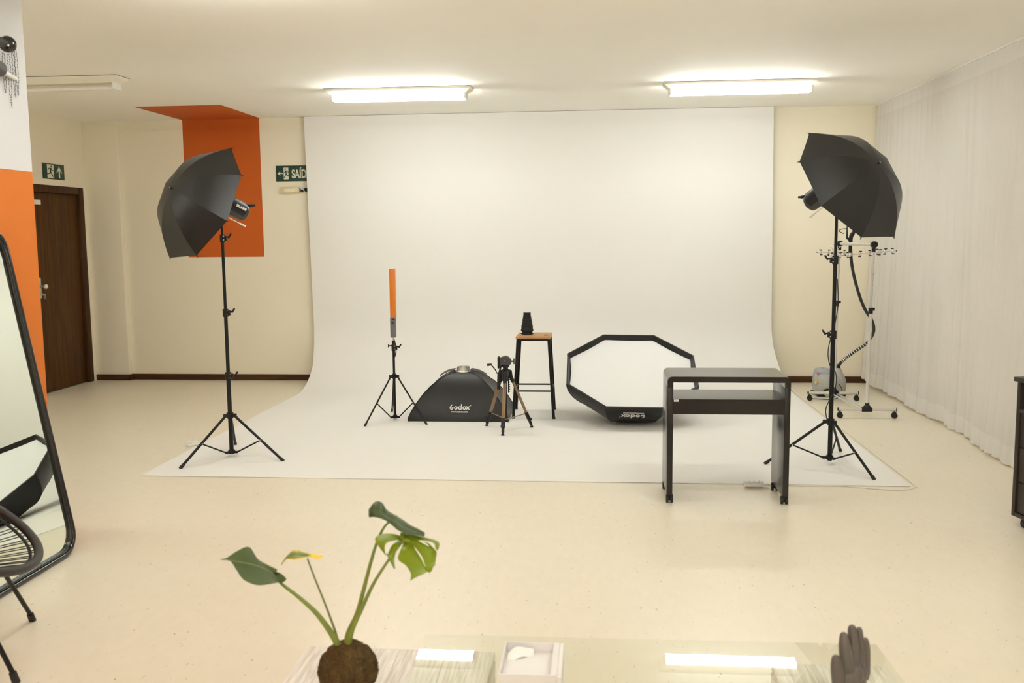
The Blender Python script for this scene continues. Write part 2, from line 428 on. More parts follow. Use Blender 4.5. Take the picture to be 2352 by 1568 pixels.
# ------------------------------------------------------------------ room shell
X_DOORWALL, X_PIL, X_RIGHT, Y_REAR, Y_PIL = -5.33, -2.8, 2.95, -3.2, 4.53
m_ = MB().bb(X_DOORWALL-.2, X_RIGHT+.2, Y_REAR-.2, D+.2, -.1, 0); struct('floor', m_, M_floor, smooth=False)
m_ = MB().bb(X_DOORWALL-.2, X_RIGHT+.2, Y_REAR-.2, D+.2, H, H+.1); struct('ceiling', m_, M_ceil, smooth=False)
m_ = MB().bb(X_DOORWALL-.2, X_RIGHT+.2, D, D+.2, 0, H); m_.bb(X_DOORWALL-.06, -4.952, D-.055, D+.02, -.05, H+.05, bev=.012, seg=3); struct('wall_back', m_, M_wall)
m_ = MB().bb(X_RIGHT, X_RIGHT+.2, Y_REAR, D, 0, H); struct('wall_right', m_, M_sidewall, smooth=False)
m_ = MB().bb(X_PIL-.4, X_PIL, Y_REAR, Y_PIL, 0, H); struct('wall_left', m_, M_pillar, smooth=False)
m_ = MB().bb(X_DOORWALL, X_RIGHT, Y_REAR-.2, Y_REAR, 0, H); struct('wall_rear', m_, M_sidewall, smooth=False)
# wall with the door (an opening is left for it)
DY0, DY1, DZ = 8.50, 9.478, 2.018
m_ = MB().bb(X_DOORWALL-.2, X_DOORWALL, Y_REAR, DY0, 0, H); m_.bb(X_DOORWALL-.2, X_DOORWALL, DY1, D, 0, H); m_.bb(X_DOORWALL-.2, X_DOORWALL, DY0, DY1, DZ, H)
for args in ((DY0-.09, DY1+.085, DZ, DZ+.058), (DY1, DY1+.085, 0, DZ), (DY0-.09, DY0, 0, DZ)):
    m_.bb(X_DOORWALL, X_DOORWALL+.012, args[0], args[1], args[2], args[3])
struct('wall_door_side', m_, M_sidewall, smooth=False)
door = MB(); door.bb(X_DOORWALL-.06, X_DOORWALL-.02, DY0+.09, DY1-.09, .008, DZ-.075, bev=.002)
door = struct('door_1', door, M_door)
fr = MB(); 
for a in ((DY1-.088, DY1, 0, DZ), (DY0, DY0+.088, 0, DZ), (DY0+.088, DY1-.088, DZ-.073, DZ)):
    fr.bb(X_DOORWALL-.08, X_DOORWALL+.016, a[0], a[1], a[2], a[3], bev=.008)
fr.build('door_frame', M_frame, door)
h = MB(); kx = X_DOORWALL-.02; ky = 8.655
h.bb(kx, kx+.004, ky-.022, ky+.022, .93, 1.13, bev=.002)
h.build('lock_plate', M_steel, door)
h = MB(); h.cyl((kx, ky, 1.045), (kx+.045, ky, 1.045), .010); h.ell((kx+.06, ky, 1.045), (.022, .026, .026)); h.build('door_knob', M_silver, door)
h = MB(); h.cyl((kx, ky+.003, .965), (kx+.03, ky+.003, .965), .007); h.box((kx+.04, ky+.008, .945), (.02, .003, .05)); h.build('door_key', M_silver, door)
h = MB(); h.bb(kx, kx+.004, 8.592, 8.754, 1.828, 1.872); h.build('door_plate', M_white, door, smooth=False)
# baseboards
def baseboard(name, boxes):
    mb = MB()
    for b in boxes: mb.bb(*b, bev=.004)
    struct(name, mb, M_base)
baseboard('baseboard_back', [(-4.952, 2.93, D-.016, D, 0, .063), (X_DOORWALL+.012, -4.94, D-.071, D-.055, 0, .063), (-4.954, -4.938, D-.071, D, 0, .063)])
baseboard('baseboard_right', [(X_RIGHT-.016, X_RIGHT, Y_REAR, D-.02, 0, .063)])

# ------------------------------------------------------------------ fluorescent lights
def lamp(x0, x1, y, lit, label, near=.1, ntube=2, dy=0.0):
    t = thing('ceiling_light', ((x0+x1)/2, y, H), label, 'light', 'fluorescent ceiling lights')
    g = MB(); hw, hb = .100, .052
    # tray: wide at the ceiling, narrower below, bevelled ends
    top = [(x0, -hw), (x1, -hw), (x1, hw), (x0, hw)]
    z = [H-.001, H-.018, H-.05]; ins = [0, .004, .045]; R = []
    for zz, i in zip(z, ins):
        R.append([(x0+i, y-hw+i*.9, zz+0), (x1-i, y-hw+i*.9, zz), (x1-i, y+hw-i*.9, zz), (x0+i, y+hw-i*.9, zz), (x0+i, y-hw+i*.9, zz)])
    g.grid(R); g.mi = 0
    a = R[-1][:4]; vs = [g.bm.verts.new(p) for p in a]; g.bm.faces.new(vs)
    g.build('housing', M_enamel, t, smooth=False, bevel=.004)
    e = MB(); e.bb(x0+.0, x1-.0, y-hw-.003, y+hw+.003, H-.004, H-.0005); e.build('shadow_gap', M_grayp, t, smooth=False)
    offs = (-.045, .045) if ntube == 2 else (0,)
    for o in offs:
        c = MB(); c.cyl((x0+.06, y+o, H-.080), (x1-.06, y+o, H-.080), .0165, seg=14); c.build('tube', M_tube if lit else M_tube_off, t)
    for xx in (x0+.052, x1-.052):
        c = MB(); c.box((xx, y, H-.068), (.016, .125, .055), bev=.005); c.build('lamp_holder', M_white, t)
    c = MB(); c.cyl((x0+.10, y-hw-.001+.01, H-.010), (x0+.10, y-hw-.006+.01, H-.012), .009, seg=4); c.build('screw', M_steel, t)
    return t
lamp(-2.245, -1.03, 7.865, True, 'lit twin tube ceiling light above the grey camera tripod and orange stick light')
lamp(.52, 1.74, 7.925, True, 'lit twin tube ceiling light close to the white curtain side of the room')
lamp(-4.80, -3.545, 6.97, False, 'unlit ceiling light by the wooden door, tubes dark', ntube=1)
lamp(-2.2, -1.0, 4.28, True, 'lit twin tube ceiling light over the open floor before the white pillar')
lamp(.57, 1.77, 4.05, True, 'lit twin tube ceiling light over the open floor on the curtain side')
lamp(-4.9, -3.7, 4.5, True, 'unseen lit ceiling light added behind the orange and white pillar')  # invented lamp, out of view, lifts the dim wall by the door
lamp(-2.0, -.8, -2.2, True, 'unseen lit twin tube ceiling light added by the rear wall on the pillar side')  # added behind the camera to flatten the light on backdrop and walls
lamp(.6, 1.8, -2.2, True, 'unseen lit twin tube ceiling light added by the rear wall on the curtain side')  # its added twin, also out of view, for frontal fill
lamp(-2.0, -.8, .5, True, 'unseen lit twin tube ceiling light behind the glass table')  # assumed lamp row behind the camera, put in for more even light
lamp(.6, 1.8, .5, True, 'unseen lit twin tube ceiling light behind the glass table on the curtain side')  # second assumed lamp of that unseen row, same purpose

# ------------------------------------------------------------------ photo backdrop
def backdrop():
    prof = []                                  # (y, z, x left, x right)
    for y in [5.628+.2*k for k in range(16)]: prof.append((y, .003))
    y0, zr, yr = 8.72, .62, 9.505
    n = 18
    for k in range(n+1):
        a = PI/2*k/n
        prof.append((y0+(yr-y0)*math.sin(a)**1.0, .003+zr*(1-math.cos(a))))
    for z in (.75, 1., 1.4, 1.8, 2.2, 2.5, 2.697): prof.append((yr, z))
    def interp(y, tab):
        for (a, va), (b, vb) in zip(tab, tab[1:]):
            if y <= b: return va+(vb-va)*(y-a)/(b-a)
        return tab[-1][1]
    rows = []
    for y, z in prof:
        xl = interp(y, [(5.6, -2.892), (8.7, -2.858), (9.3, -2.885), (9.506, -2.925)]); xr = interp(y, [(5.6, 1.832), (8.8, 1.802), (9.3, 1.745), (9.506, 1.70)])
        if y > 9.5: xl = -2.925-.035*(z-.62)/2.1; xr = 1.70-.02*(z-.62)/2.1
        rows.append([(xl+(xr-xl)*k/12, y+(.008*(k/12) if z < .01 else 0), z+.0008*math.sin(k*2.1+y*3)*(z < .01)) for k in range(13)])
    mb = MB(); mb.grid(rows)
    o = mb.build('photo_backdrop', M_paper, None, solid=.003, angle=60)
    tag(o, 'large white seamless paper backdrop hanging from the ceiling and sweeping over the floor', 'backdrop')
    return o
backdrop()

# ------------------------------------------------------------------ curtain
def curtain():
    NY = 900; y0, y1 = -3.0, 9.56
    rnd = random.Random(3)
    pleats = []; y = y0
    while y < y1: pleats.append(y); y += rnd.uniform(.085, .19)
    pleats.append(y)
    amp = [rnd.uniform(.012, .034) for _ in pleats]; side = [rnd.uniform(-.3, .3) for _ in pleats]
    hemz = [rnd.uniform(.006, .030) for _ in pleats]
    def off(y, z):
        i = max(k for k in range(len(pleats)) if pleats[k] <= y+1e-9); i = min(i, len(pleats)-2)
        t = (y-pleats[i])/(pleats[i+1]-pleats[i])
        zz = 1-z/H
        a = amp[i]*(.35+1.1*zz)
        s = math.sin(PI*t)**.6 * (1+side[i]*math.sin(2*PI*t))
        big = .022*math.sin(y*4.1+.8)*zz + .02*math.sin(y*2.3)*zz
        return 2.665 - a*s - big, i
    zs = [0, .12, .1201, .5, 1.0, 1.6, 2.2, 2.58, 2.5801, 2.69]
    mb = MB(); rows = []
    for z in zs:
        row = []
        for k in range(NY+1):
            y = y0+(y1-y0)*k/NY
            x, i = off(y, z)
            zb = z
            if z < .2: zb = z+hemz[i]+.02*max(0, (y-8.2))
            x -= .02*max(0, 1-abs(z)/1.2)
            row.append((x, y+(.25*(9.56-y)*0), zb))
        rows.append(row)
    R = [[mb.bm.verts.new(p) for p in row] for row in rows]
    for j, (a, b) in enumerate(zip(R, R[1:])):
        mi = 1 if (zs[j+1] <= .1201 or zs[j] >= 2.58) else 0
        for k in range(NY):
            f = mb.bm.faces.new((a[k], a[k+1], b[k+1], b[k])); f.material_index = mi
    t = thing('curtain', (2.66, 3.3, 0), 'floor length sheer white pleated curtain covering the whole window side', 'curtain')
    mb.build('fabric', [M_sheer, M_hem], t, angle=180)
    r = MB(); r.bb(2.645, 2.685, y0, y1, H-.012, H-.001); r.build('curtain_rail', M_white, t, smooth=False)
curtain()

# ------------------------------------------------------------------ light stands
def light_stand(base, feet, hub_z, top_z, secs, cat_label, group=None, r=.0145, legr=.009, knob_side=1, jf=.54):
    """feet: floor points; secs: (z0, z1, radius) of the column"""
    bx, by = base
    t = thing('light_stand', (bx, by, 0), cat_label, 'light stand', group)
    for z0, z1, rr in secs:
        MB().cyl((bx, by, z0), (bx, by, z1), rr, seg=18).build('column_section', M_black, t)
    for z0, z1, rr in secs[:-1]:                    # locking collars with knobs
        c = MB(); c.cyl((bx, by, z1-.030), (bx, by, z1+.022), rr+.0065, seg=18)
        c.box((bx+knob_side*(rr+.012), by-.006, z1-.004), (.022, .018, .036), bev=.004)
        c = c.build('locking_collar', M_blackp, t)
        k = MB(); kx = bx+knob_side*(rr+.022)
        k.cyl((kx, by-.006, z1+.004), (kx+knob_side*.016, by-.012, z1+.006), .005, seg=10)
        k.box((kx+knob_side*.024, by-.012, z1+.012), (.012, .010, .038), rot=Matrix.Rotation(knob_side*.6, 3, 'Y'), bev=.004)
        k.build('tightening_knob', M_blackp, c)
        for dz in (-.014, .010):
            MB().cyl((bx+knob_side*(rr+.006), by-.014, z1+dz), (bx+knob_side*(rr+.006), by-.020, z1+dz), .0042, seg=10).build('bolt', M_chrome, c)
    c = MB(); c.cyl((bx, by, top_z-.022), (bx, by, top_z+.018), r+.008, seg=18)
    for f in feet:
        d = (V((f[0], f[1], 0))-V((bx, by, 0))).normalized(); c.box((bx+d.x*.03, by+d.y*.03, top_z), (.040, .020, .024), rot=math.atan2(d.y, d.x), bev=.003)
    c.build('upper_hub', M_blackp, t)
    c = MB(); c.cyl((bx, by, hub_z-.013), (bx, by, hub_z+.013), r+.008, seg=18)
    for f in feet:
        d = (V((f[0], f[1], 0))-V((bx, by, 0))).normalized(); c.box((bx+d.x*.03, by+d.y*.03, hub_z), (.040, .016, .016), rot=math.atan2(d.y, d.x), bev=.003)
    c.build('lower_hub', M_blackp, t)
    for f in feet:
        F = V((f[0], f[1], legr*.9)); d = (V((f[0], f[1], 0))-V((bx, by, 0))).normalized()
        A = V((bx, by, top_z-.006))+d*.042
        leg = MB(); leg.cyl(A, F, legr, seg=12)
        leg = leg.build('leg', M_black, t)
        dirn = (F-A).normalized()
        MB().cyl(F-dirn*.028, F+dirn*.004, legr+.0022, seg=12).build('foot_cap', M_rubber, leg)
        J = A.lerp(F, jf); Bp = V((bx, by, hub_z))+d*.045
        MB().cyl(Bp, J, .0052, seg=8).build('brace', M_black, t)
        sd = V((-d.y, d.x, 0))
        if sd.y > 0: sd = -sd
        MB().cyl(J+sd*(legr-.001), J+sd*(legr+.003), .0045, seg=10).build('rivet', M_chrome, leg)
    return t
S1 = (-2.505, 6.165); S2 = (1.487, 6.150)
light_stand(S1, [(-2.712, 5.817), (-2.106, 6.051), (-2.621, 6.527)], .038, .293, [(.025, .566, .0145), (.566, .996, .0122), (.996, 1.495, .0102), (1.495, 1.61, .008)],
            'tall black light stand holding the umbrella in front of the orange wall patch', 'tall black light stands')
light_stand(S2, [(1.075, 6.131), (1.661, 5.77), (1.649, 6.532)], .05, .285, [(.03, .85, .0145), (.85, 1.323, .0122), (1.323, 1.68, .0098)],
            'tall black light stand holding the umbrella beside the garment rack', 'tall black light stands', knob_side=-1)

def axis_frame(ax):
    ax = V(ax).normalized(); u = V((0, 0, 1)).cross(ax).normalized(); return ax, u, ax.cross(u)

def umbrella(c, ax, phase, R, hgt, label, rod_end):
    ax, u, v = axis_frame(ax); c = V(c); apex = c-ax*hgt
    t = thing('photo_umbrella', c, label, 'umbrella', 'black photo umbrellas')
    NS, NG = 14, 6
    def rib(a, s, inset=0.0, k=1.0):
        r = (R)*s*k; ff = s**1.85 if s > 0 else 0
        # ribs bow outwards between hub and tip
        return apex+ax*(hgt*(.35*s*s+.65*s**2.6)+inset)+(u*math.cos(a)+v*math.sin(a))*r
    def surf(inset, scale):
        rows = []
        for i in range(NS+1):
            s = i/NS; row = []
            for g in range(8):
                a0 = phase+g*PI/4; a1 = a0+PI/4
                for j in range(NG):
                    tt = j/NG; p = rib(a0, s, inset).lerp(rib(a1, s, inset), tt)
                    sag = math.sin(PI*tt)*.004*s*s
                    mid = apex+ax*(ax.dot(p-apex)); p = p+(mid-p)*sag - ax*0
                    row.append(p)
            row.append(row[0].copy()); rows.append(row)
        return rows
    mb = MB(); rows = surf(0, 1)
    mb.grid(rows); bmesh.ops.remove_doubles(mb.bm, verts=mb.bm.verts, dist=1e-6)
    canopy = mb.build('canopy', M_umb, t, angle=7, solid=.0012)
    mb = MB(); mb.grid([[apex+ax*(ax.dot(q_-apex))+(q_-apex-ax*(ax.dot(q_-apex)))*.972 for q_ in row] for row in surf(.0035, 1)]); bmesh.ops.remove_doubles(mb.bm, verts=mb.bm.verts, dist=1e-6)
    mb.build('lining', M_umbin, canopy, angle=7, solid=.0008)
    for g in range(8):
        a = phase+g*PI/4
        pts = [rib(a, s/10, .008) for s in range(11)]
        rb = MB().tube(pts, .0022, seg=6).build('rib', M_black, t)
        tip = rib(a, 1.0); d = (tip-rib(a, .92)).normalized()
        MB().cyl(tip, tip+d*.014, .0028, .0018, seg=8).build('rib_tip', M_black, rb)
        st = c+ax*.02
        MB().tube([st, rib(a, .55, .010)], .0018, seg=6).build('strut', M_black, rb)
    MB().cyl(apex-ax*.018, c+ax*rod_end, .0036, seg=10).build('shaft', M_white, t)
    MB().cyl(apex-ax*.016, apex+ax*.006, .0055, .009, seg=12).build('ferrule', M_blackp, t)
    MB().cyl(c+ax*(rod_end-.045), c+ax*rod_end, .0062, seg=10).build('end_cap', M_white, t)
    MB().cyl(c+ax*.0, c+ax*.03, .009, seg=12).build('runner', M_blackp, t)
    return ax, u, v, c
U1 = umbrella((-2.592, 6.041, 1.722), (.53, .741, -.412), 1.904, .411, .215, 'black umbrella in front of the orange painted wall patch, opening towards the backdrop', .365)
U2 = umbrella((1.552, 6.07, 1.784), (-.52, .67, -.528), 4.315, .411, .217, 'black umbrella near the white curtain, opening towards the backdrop', .37)

def flash_head(U, base, label, group, t0, t1, knob=1):
    ax, u, v, c = U
    up = (V((0, 0, 1))-ax*ax.z).normalized(); sd = ax.cross(up)
    t = thing('studio_flash', V((base[0], base[1], 1.6)), label, 'studio flash', group)
    o = c+up*.078
    body = MB(); prof = [(.030, t0), (.052, t0+.005), (.056, t0+.03), (.056, t0+.05), (.058, t0+.06), (.058, t1-.03), (.054, t1-.010), (.040, t1)]
    body.lathe(prof, o, ax, 28)
    body = body.build('body', M_grayd, t)
    MB().lathe([(.0585, t0+.10), (.0600, t0+.105), (.0600, t1-.035), (.0585, t1-.03)], o+up*.003, ax, 28).build('side_shell', M_blackp, body)
    g = MB(); g.box(o+up*.057+ax*((t0+t1)/2+.04), (.22*.75, .05, .014), rot=Matrix((ax, sd, up)).transposed(), bev=.005); g.build('top_rail', M_grayp, t)
    g = MB(); g.cyl(o+ax*(t0-.02), o+ax*(t0+.012), .062, .055, seg=28, caps=True); g.build('reflector_ring', M_silver, t)
    g = MB(); g.tube(smoothline([o+ax*(t1-.025)+up*.05, o+ax*(t1+.015)+up*.068, o+ax*(t1+.045)+up*.086], 6), [.012]*6+[.011]*3+[.008]*4, seg=10); g.build('rear_handle', M_blackp, t)
    g = MB(); b0 = V((base[0], base[1], 1.60 if knob > 0 else 1.665)); sh = c+ax*((base[0]-c.x)/ax.x)
    g.cyl(b0-V((0, 0, .012)), b0+V((0, 0, .05)), .017, seg=16); g.tube([b0+V((0, 0, .04)), sh, sh+up*.03], .016, seg=12)
    g.box(sh, (.06, .035, .04), rot=Matrix((ax, sd, up)).transposed(), bev=.006)
    g.build('tilt_bracket', M_blackp, t)
    g = MB(); g.cyl(b0+V((0, 0, .03)), b0+V((knob*.0+.0, -.035, .03)), .006, seg=8); g.ell(b0+V((0, -.045, .03)), (.012, .016, .016)); g.build('tilt_knob', M_blackp, t)
    return o, ax, up, sd, t, body
M_grayd = mat('dark_grey_shell', (.035, .034, .033), .45)
o, ax, up, sd, t, body = flash_head(U1, S1, 'dark studio flash head with white model lettering on the stand by the orange patch', 'studio flash heads', .03, .335)
# side facing the camera carries the model lettering
side = (V((0, 0, CAM_H))-o); side = (side-ax*side.dot(ax)).normalized()
tu = side.cross(ax); tu = -tu if tu.z < 0 else tu
lab = (side*.92+tu*.39).normalized(); tu2 = (tu-lab*tu.dot(lab)).normalized()
text_obj('model_lettering', 'SK400II', .026, M_ink, body, o+ax*.255+lab*.0625, ax, tu2, bold=.0008, xs=1.0)
flash_head(U2, S2, 'dark studio flash head under the umbrella near the curtain', 'studio flash heads', .05, .335, knob=-1)

# sync cable on the stand near the rack
g = MB(); g.tube(smoothline([(S2[0]+.012, S2[1]-.016, 1.2), (S2[0]+.020, S2[1]-.018, 1.05), (S2[0]+.004, S2[1]-.02, .92), (S2[0]-.032, S2[1]-.02, .76), (S2[0]-.022, S2[1]-.02, .66), (S2[0]+.018, S2[1]-.02, .60), (S2[0]+.016, S2[1]-.02, .5), (S2[0]-.035, S2[1]-.02, .38), (S2[0]-.03, S2[1]-.02, .31), (S2[0]-.018, S2[1]-.02, .27)], 8), .003, seg=6)
tag(g.build('power_cable', M_rubber), 'thin black cable wound down the light stand beside the garment rack', 'cable')

# ------------------------------------------------------------------ small stand with LED stick
light_stand((-1.655, 7.50), [(-1.838, 7.219), (-1.359, 7.308), (-1.76, 7.86)], .030, .365, [(.018, .60, .0098), (.60, .62, .0075)],
            'short black light stand on the backdrop carrying the orange stick light', None, r=.0095, legr=.0068)
g = thing('stick_light', (-1.655, 7.5, .62), 'slim orange LED stick light with grey grip standing upright on the short stand', 'LED light')
MB().box((-1.6500, 7.5, 1.040), (.047, .030, .392), bev=.003).build('light_panel', M_orangep, g)
d_ = MB(); 
for i in range(24):
    for j in range(4): d_.box((-1.6500-.0165+.011*j, 7.484, .862+.0158*i), (.0045, .0012, .0045))
d_.build('led_dots', mat('dim_orange_led', (.58, .155, .011), .4), g, smooth=False)
MB().box((-1.6535, 7.5, .762), (.044, .034, .165), bev=.006).build('grip', M_grayp, g)
MB().cyl((-1.650, 7.482, .80), (-1.650, 7.479, .80), .013).build('control_dial', M_grayd, g)
MB().box((-1.648, 7.482, .827), (.018, .003, .012)).build('switch', M_blackp, g)
MB().cyl((-1.655, 7.5, .63), (-1.655, 7.5, .682), .0055).build('stud', M_chrome, g)
MB().cyl((-1.655, 7.5, .598), (-1.655, 7.5, .655), .013).cyl((-1.655, 7.495, .618), (-1.69, 7.49, .612), .005).box((-1.694, 7.49, .612), (.008, .012, .026), bev=.003).build('clamp', M_blackp, g)
MB().tube(smoothline([(-1.645, 7.485, .672), (-1.636, 7.48, .640), (-1.628, 7.48, .60), (-1.634, 7.48, .545), (-1.645, 7.48, .52), (-1.640, 7.48, .56), (-1.648, 7.48, .62)], 6), .0038, seg=6).build('wrist_strap', M_rubber, g)

# ------------------------------------------------------------------ softbox lying face down
def softbox():
    x0, x1, y0, y1 = -1.534, -.722, 7.435, 8.00; cx, cy = -1.118, 7.725
    t = thing('softbox', (cx, cy, 0), 'black rectangular softbox lying face down between the stick light and camera tripod', 'softbox')
    prof = [(1, .002), (1.0, .028), (.96, .065), (.865, .135), (.74, .205), (.605, .268), (.46, .316), (.32, .350), (.20, .368), (.125, .374)]
    corners = [(x0, y0), (x1, y0), (x1, y1), (x0, y1)]
    rc = .055
    names = ['front_panel', 'side_panel', 'back_panel', 'side_panel']
    for i in range(4):
        a, b = corners[i], corners[(i+1) % 4]; rows = []
        for k, (f, z) in enumerate(prof):
            row = []
            for j in range(13):
                tt = j/12
                ax_, ay_ = a[0]+(b[0]-a[0])*tt, a[1]+(b[1]-a[1])*tt
                bow = math.sin(PI*tt)*(-.010)*math.sin(PI*k/(len(prof)-1))
                x = cx+(ax_-cx)*f; y = cy+(ay_-cy)*max(f, .16)
                nx = V((x-cx, y-cy, 0)).normalized()
                row.append((x+nx.x*bow, y+nx.y*bow, z+.002*math.sin(tt*37+i)*(k == 1)))
            rows.append(row)
        mb = MB(); mb.grid(rows); p = mb.build(names[i], M_soft, t, angle=60, solid=.0015)
        if i == 0: front = p
    mb = MB(); mb.bb(x0+.01, x1-.01, y0+.01, y1-.01, .003, .008); mb.build('diffuser', M_diff, t, smooth=False)
    for a in corners:                     # ribs in the corner seams
        pts = [(cx+(a[0]-cx)*f, cy+(a[1]-cy)*max(f, .16), z+.001) for f, z in prof]
        MB().tube(pts, .0045, seg=8).build('seam', M_soft, t)
    MB().lathe([(.062, .368), (.064, .374), (.055, .380), (.052, .408), (.055, .414), (.050, .414), (.047, .382), (.047, .37)], (cx, cy, 0), (0, 0, 1), 32, caps=False).build('speed_ring', M_silver, t)
    for sx in (-1, 1):                    # loose velcro flaps on both shoulders
        mb = MB(); rows = []
        for k in range(7):
            f = k/6; x = cx+sx*(.065+.125*f); z = .386-.045*f*f-.004*f
            rows.append([(x, cy-.06, z+.004), (x, cy+.0, z+.012), (x, cy+.06, z+.004)])
        mb.grid(rows); mb.build('flap', M_soft, t, solid=.004)
    # lettering on the front panel
    z0, z1 = .098, .135; f0 = .93; 
    yv = lambda z: cy+(y0-cy)*(1-.02-(z-.065)*1.45/1.0*.83)
    p0 = V((-1.115, yv(.10), .10)); p1 = V((-1.115, yv(.15), .15)); yd = (p1-p0).normalized()
    strokes_obj('brand_lettering', wordmark(.0300), M_ink, front, p0+V((0, -.010, 0)), (1, 0, 0), yd)
    text_obj('web_lettering', 'WWW.GODOX.COM', .0165, M_ink, front, p0+V((0, -.0085, 0))-yd*.018, (1, 0, 0), yd, bold=.0003, xs=.86)
softbox()

# ------------------------------------------------------------------ octagonal softbox leaning back
def octabox():
    c = V((.263, 7.619, .407)); axi, u, v = axis_frame((-.024, .443, -.896)); ph = .429; R = .56
    Dp, pw = .36, 1.75
    def prof(s):                       # s 0 rim .. 1 ring
        a = PI/2*s*.93; return R*max(math.cos(a), 0)**(2/pw), Dp*math.sin(a)**(2/pw)
    def pt(a, s, depth=0): r, d = prof(s); return c+axi*(d+depth)+(u*math.cos(a)+v*math.sin(a))*r
    low = min(pt(ph+k*PI/4, s/40).z for k in range(8) for s in range(41))
    # choose the depth that makes the shell just touch the floor
    lo, hi = .15, .5
    for _ in range(30):
        Dp = (lo+hi)/2
        low = min(pt(ph+k*PI/4, s/40).z for k in range(8) for s in range(41))
        if low < .008: hi = Dp
        else: lo = Dp
    t = thing('octagonal_softbox', (c.x, c.y, 0), 'large octagonal softbox with white front and black shell tilted back behind the desk', 'softbox')
    back = []
    for g in range(8):
        a0 = ph+g*PI/4; rows = []
        for i in range(17):
            s = i/16; A, B = pt(a0, s), pt(a0+PI/4, s)
            rows.append([A.lerp(B, j/8) for j in range(9)])
        mb = MB(); mb.grid(rows); back.append(mb.build('shell_panel', M_soft, t, angle=60, solid=.002))
        MB().tube([pt(a0, s/16) for s in range(17)], .0045, seg=6).build('shell_seam', M_soft, t)
    n = -axi
    # lip: the rim with its inner face, white cloth set back inside it
    for g in range(8):
        a0, a1 = ph+g*PI/4, ph+(g+1)*PI/4
        def P(a, r, d): return c+n*d+(u*math.cos(a)+v*math.sin(a))*r
        mb = MB(); mb.grid([[P(a0, R, -.004), P(a1, R, -.004)], [P(a0, R, .002), P(a1, R, .002)], [P(a0, R-.010, .004), P(a1, R-.010, .004)], [P(a0, R-.028, -.040), P(a1, R-.028, -.040)]])
        mb.build('rim_lip', M_soft, t, solid=.004, angle=50)
    mb = MB(); K = 10; rows = []
    for i in range(K+1):
        r = (R-.026)*i/K
        row = []
        for g in range(8):
            for j in range(4):
                a0, a1 = ph+g*PI/4, ph+(g+1)*PI/4
                p = (u*math.cos(a0)+v*math.sin(a0)).lerp(u*math.cos(a1)+v*math.sin(a1), j/4)
                edge = 1-.018*math.sin(PI*j/4)*(i/K)
                row.append(c-n*.036+p*r*edge)
        row.append(row[0].copy()); rows.append(row)
    mb.grid(rows); bmesh.ops.remove_doubles(mb.bm, verts=mb.bm.verts, dist=1e-6); mb.build('front_diffuser', M_diff, t, angle=180)
    r, d = prof(1); MB().lathe([(.07, d-.02), (.075, d), (.06, d+.02), (.058, d+.0)], c, axi, 28).build('speed_ring', M_silver, t)
    # brand lettering upside down on the lowest panel
    g = min(range(8), key=lambda k: pt(ph+(k+.5)*PI/4, .2).z+pt(ph+(k+.5)*PI/4, .2).y*.5)
    am = g
    def mid(s): return pt(ph+am*PI/4, s).lerp(pt(ph+(am+1)*PI/4, s), .5)
    p = mid(.125); yd = (mid(.22)-mid(.07)).normalized(); xd = (pt(ph+am*PI/4, .1)-pt(ph+(am+1)*PI/4, .1)).normalized()
    if xd.cross(yd).y > 0: xd = -xd
    nn = xd.cross(yd)
    strokes_obj('brand_lettering', wordmark(.034), M_ink, back[am], p+nn*.006+yd*.012, xd, yd)
    text_obj('web_lettering', 'WWW.GODOX.COM', .0165, M_ink, back[am], p+nn*.006-yd*.008, xd, yd, bold=.0003)
    return Dp
octabox()

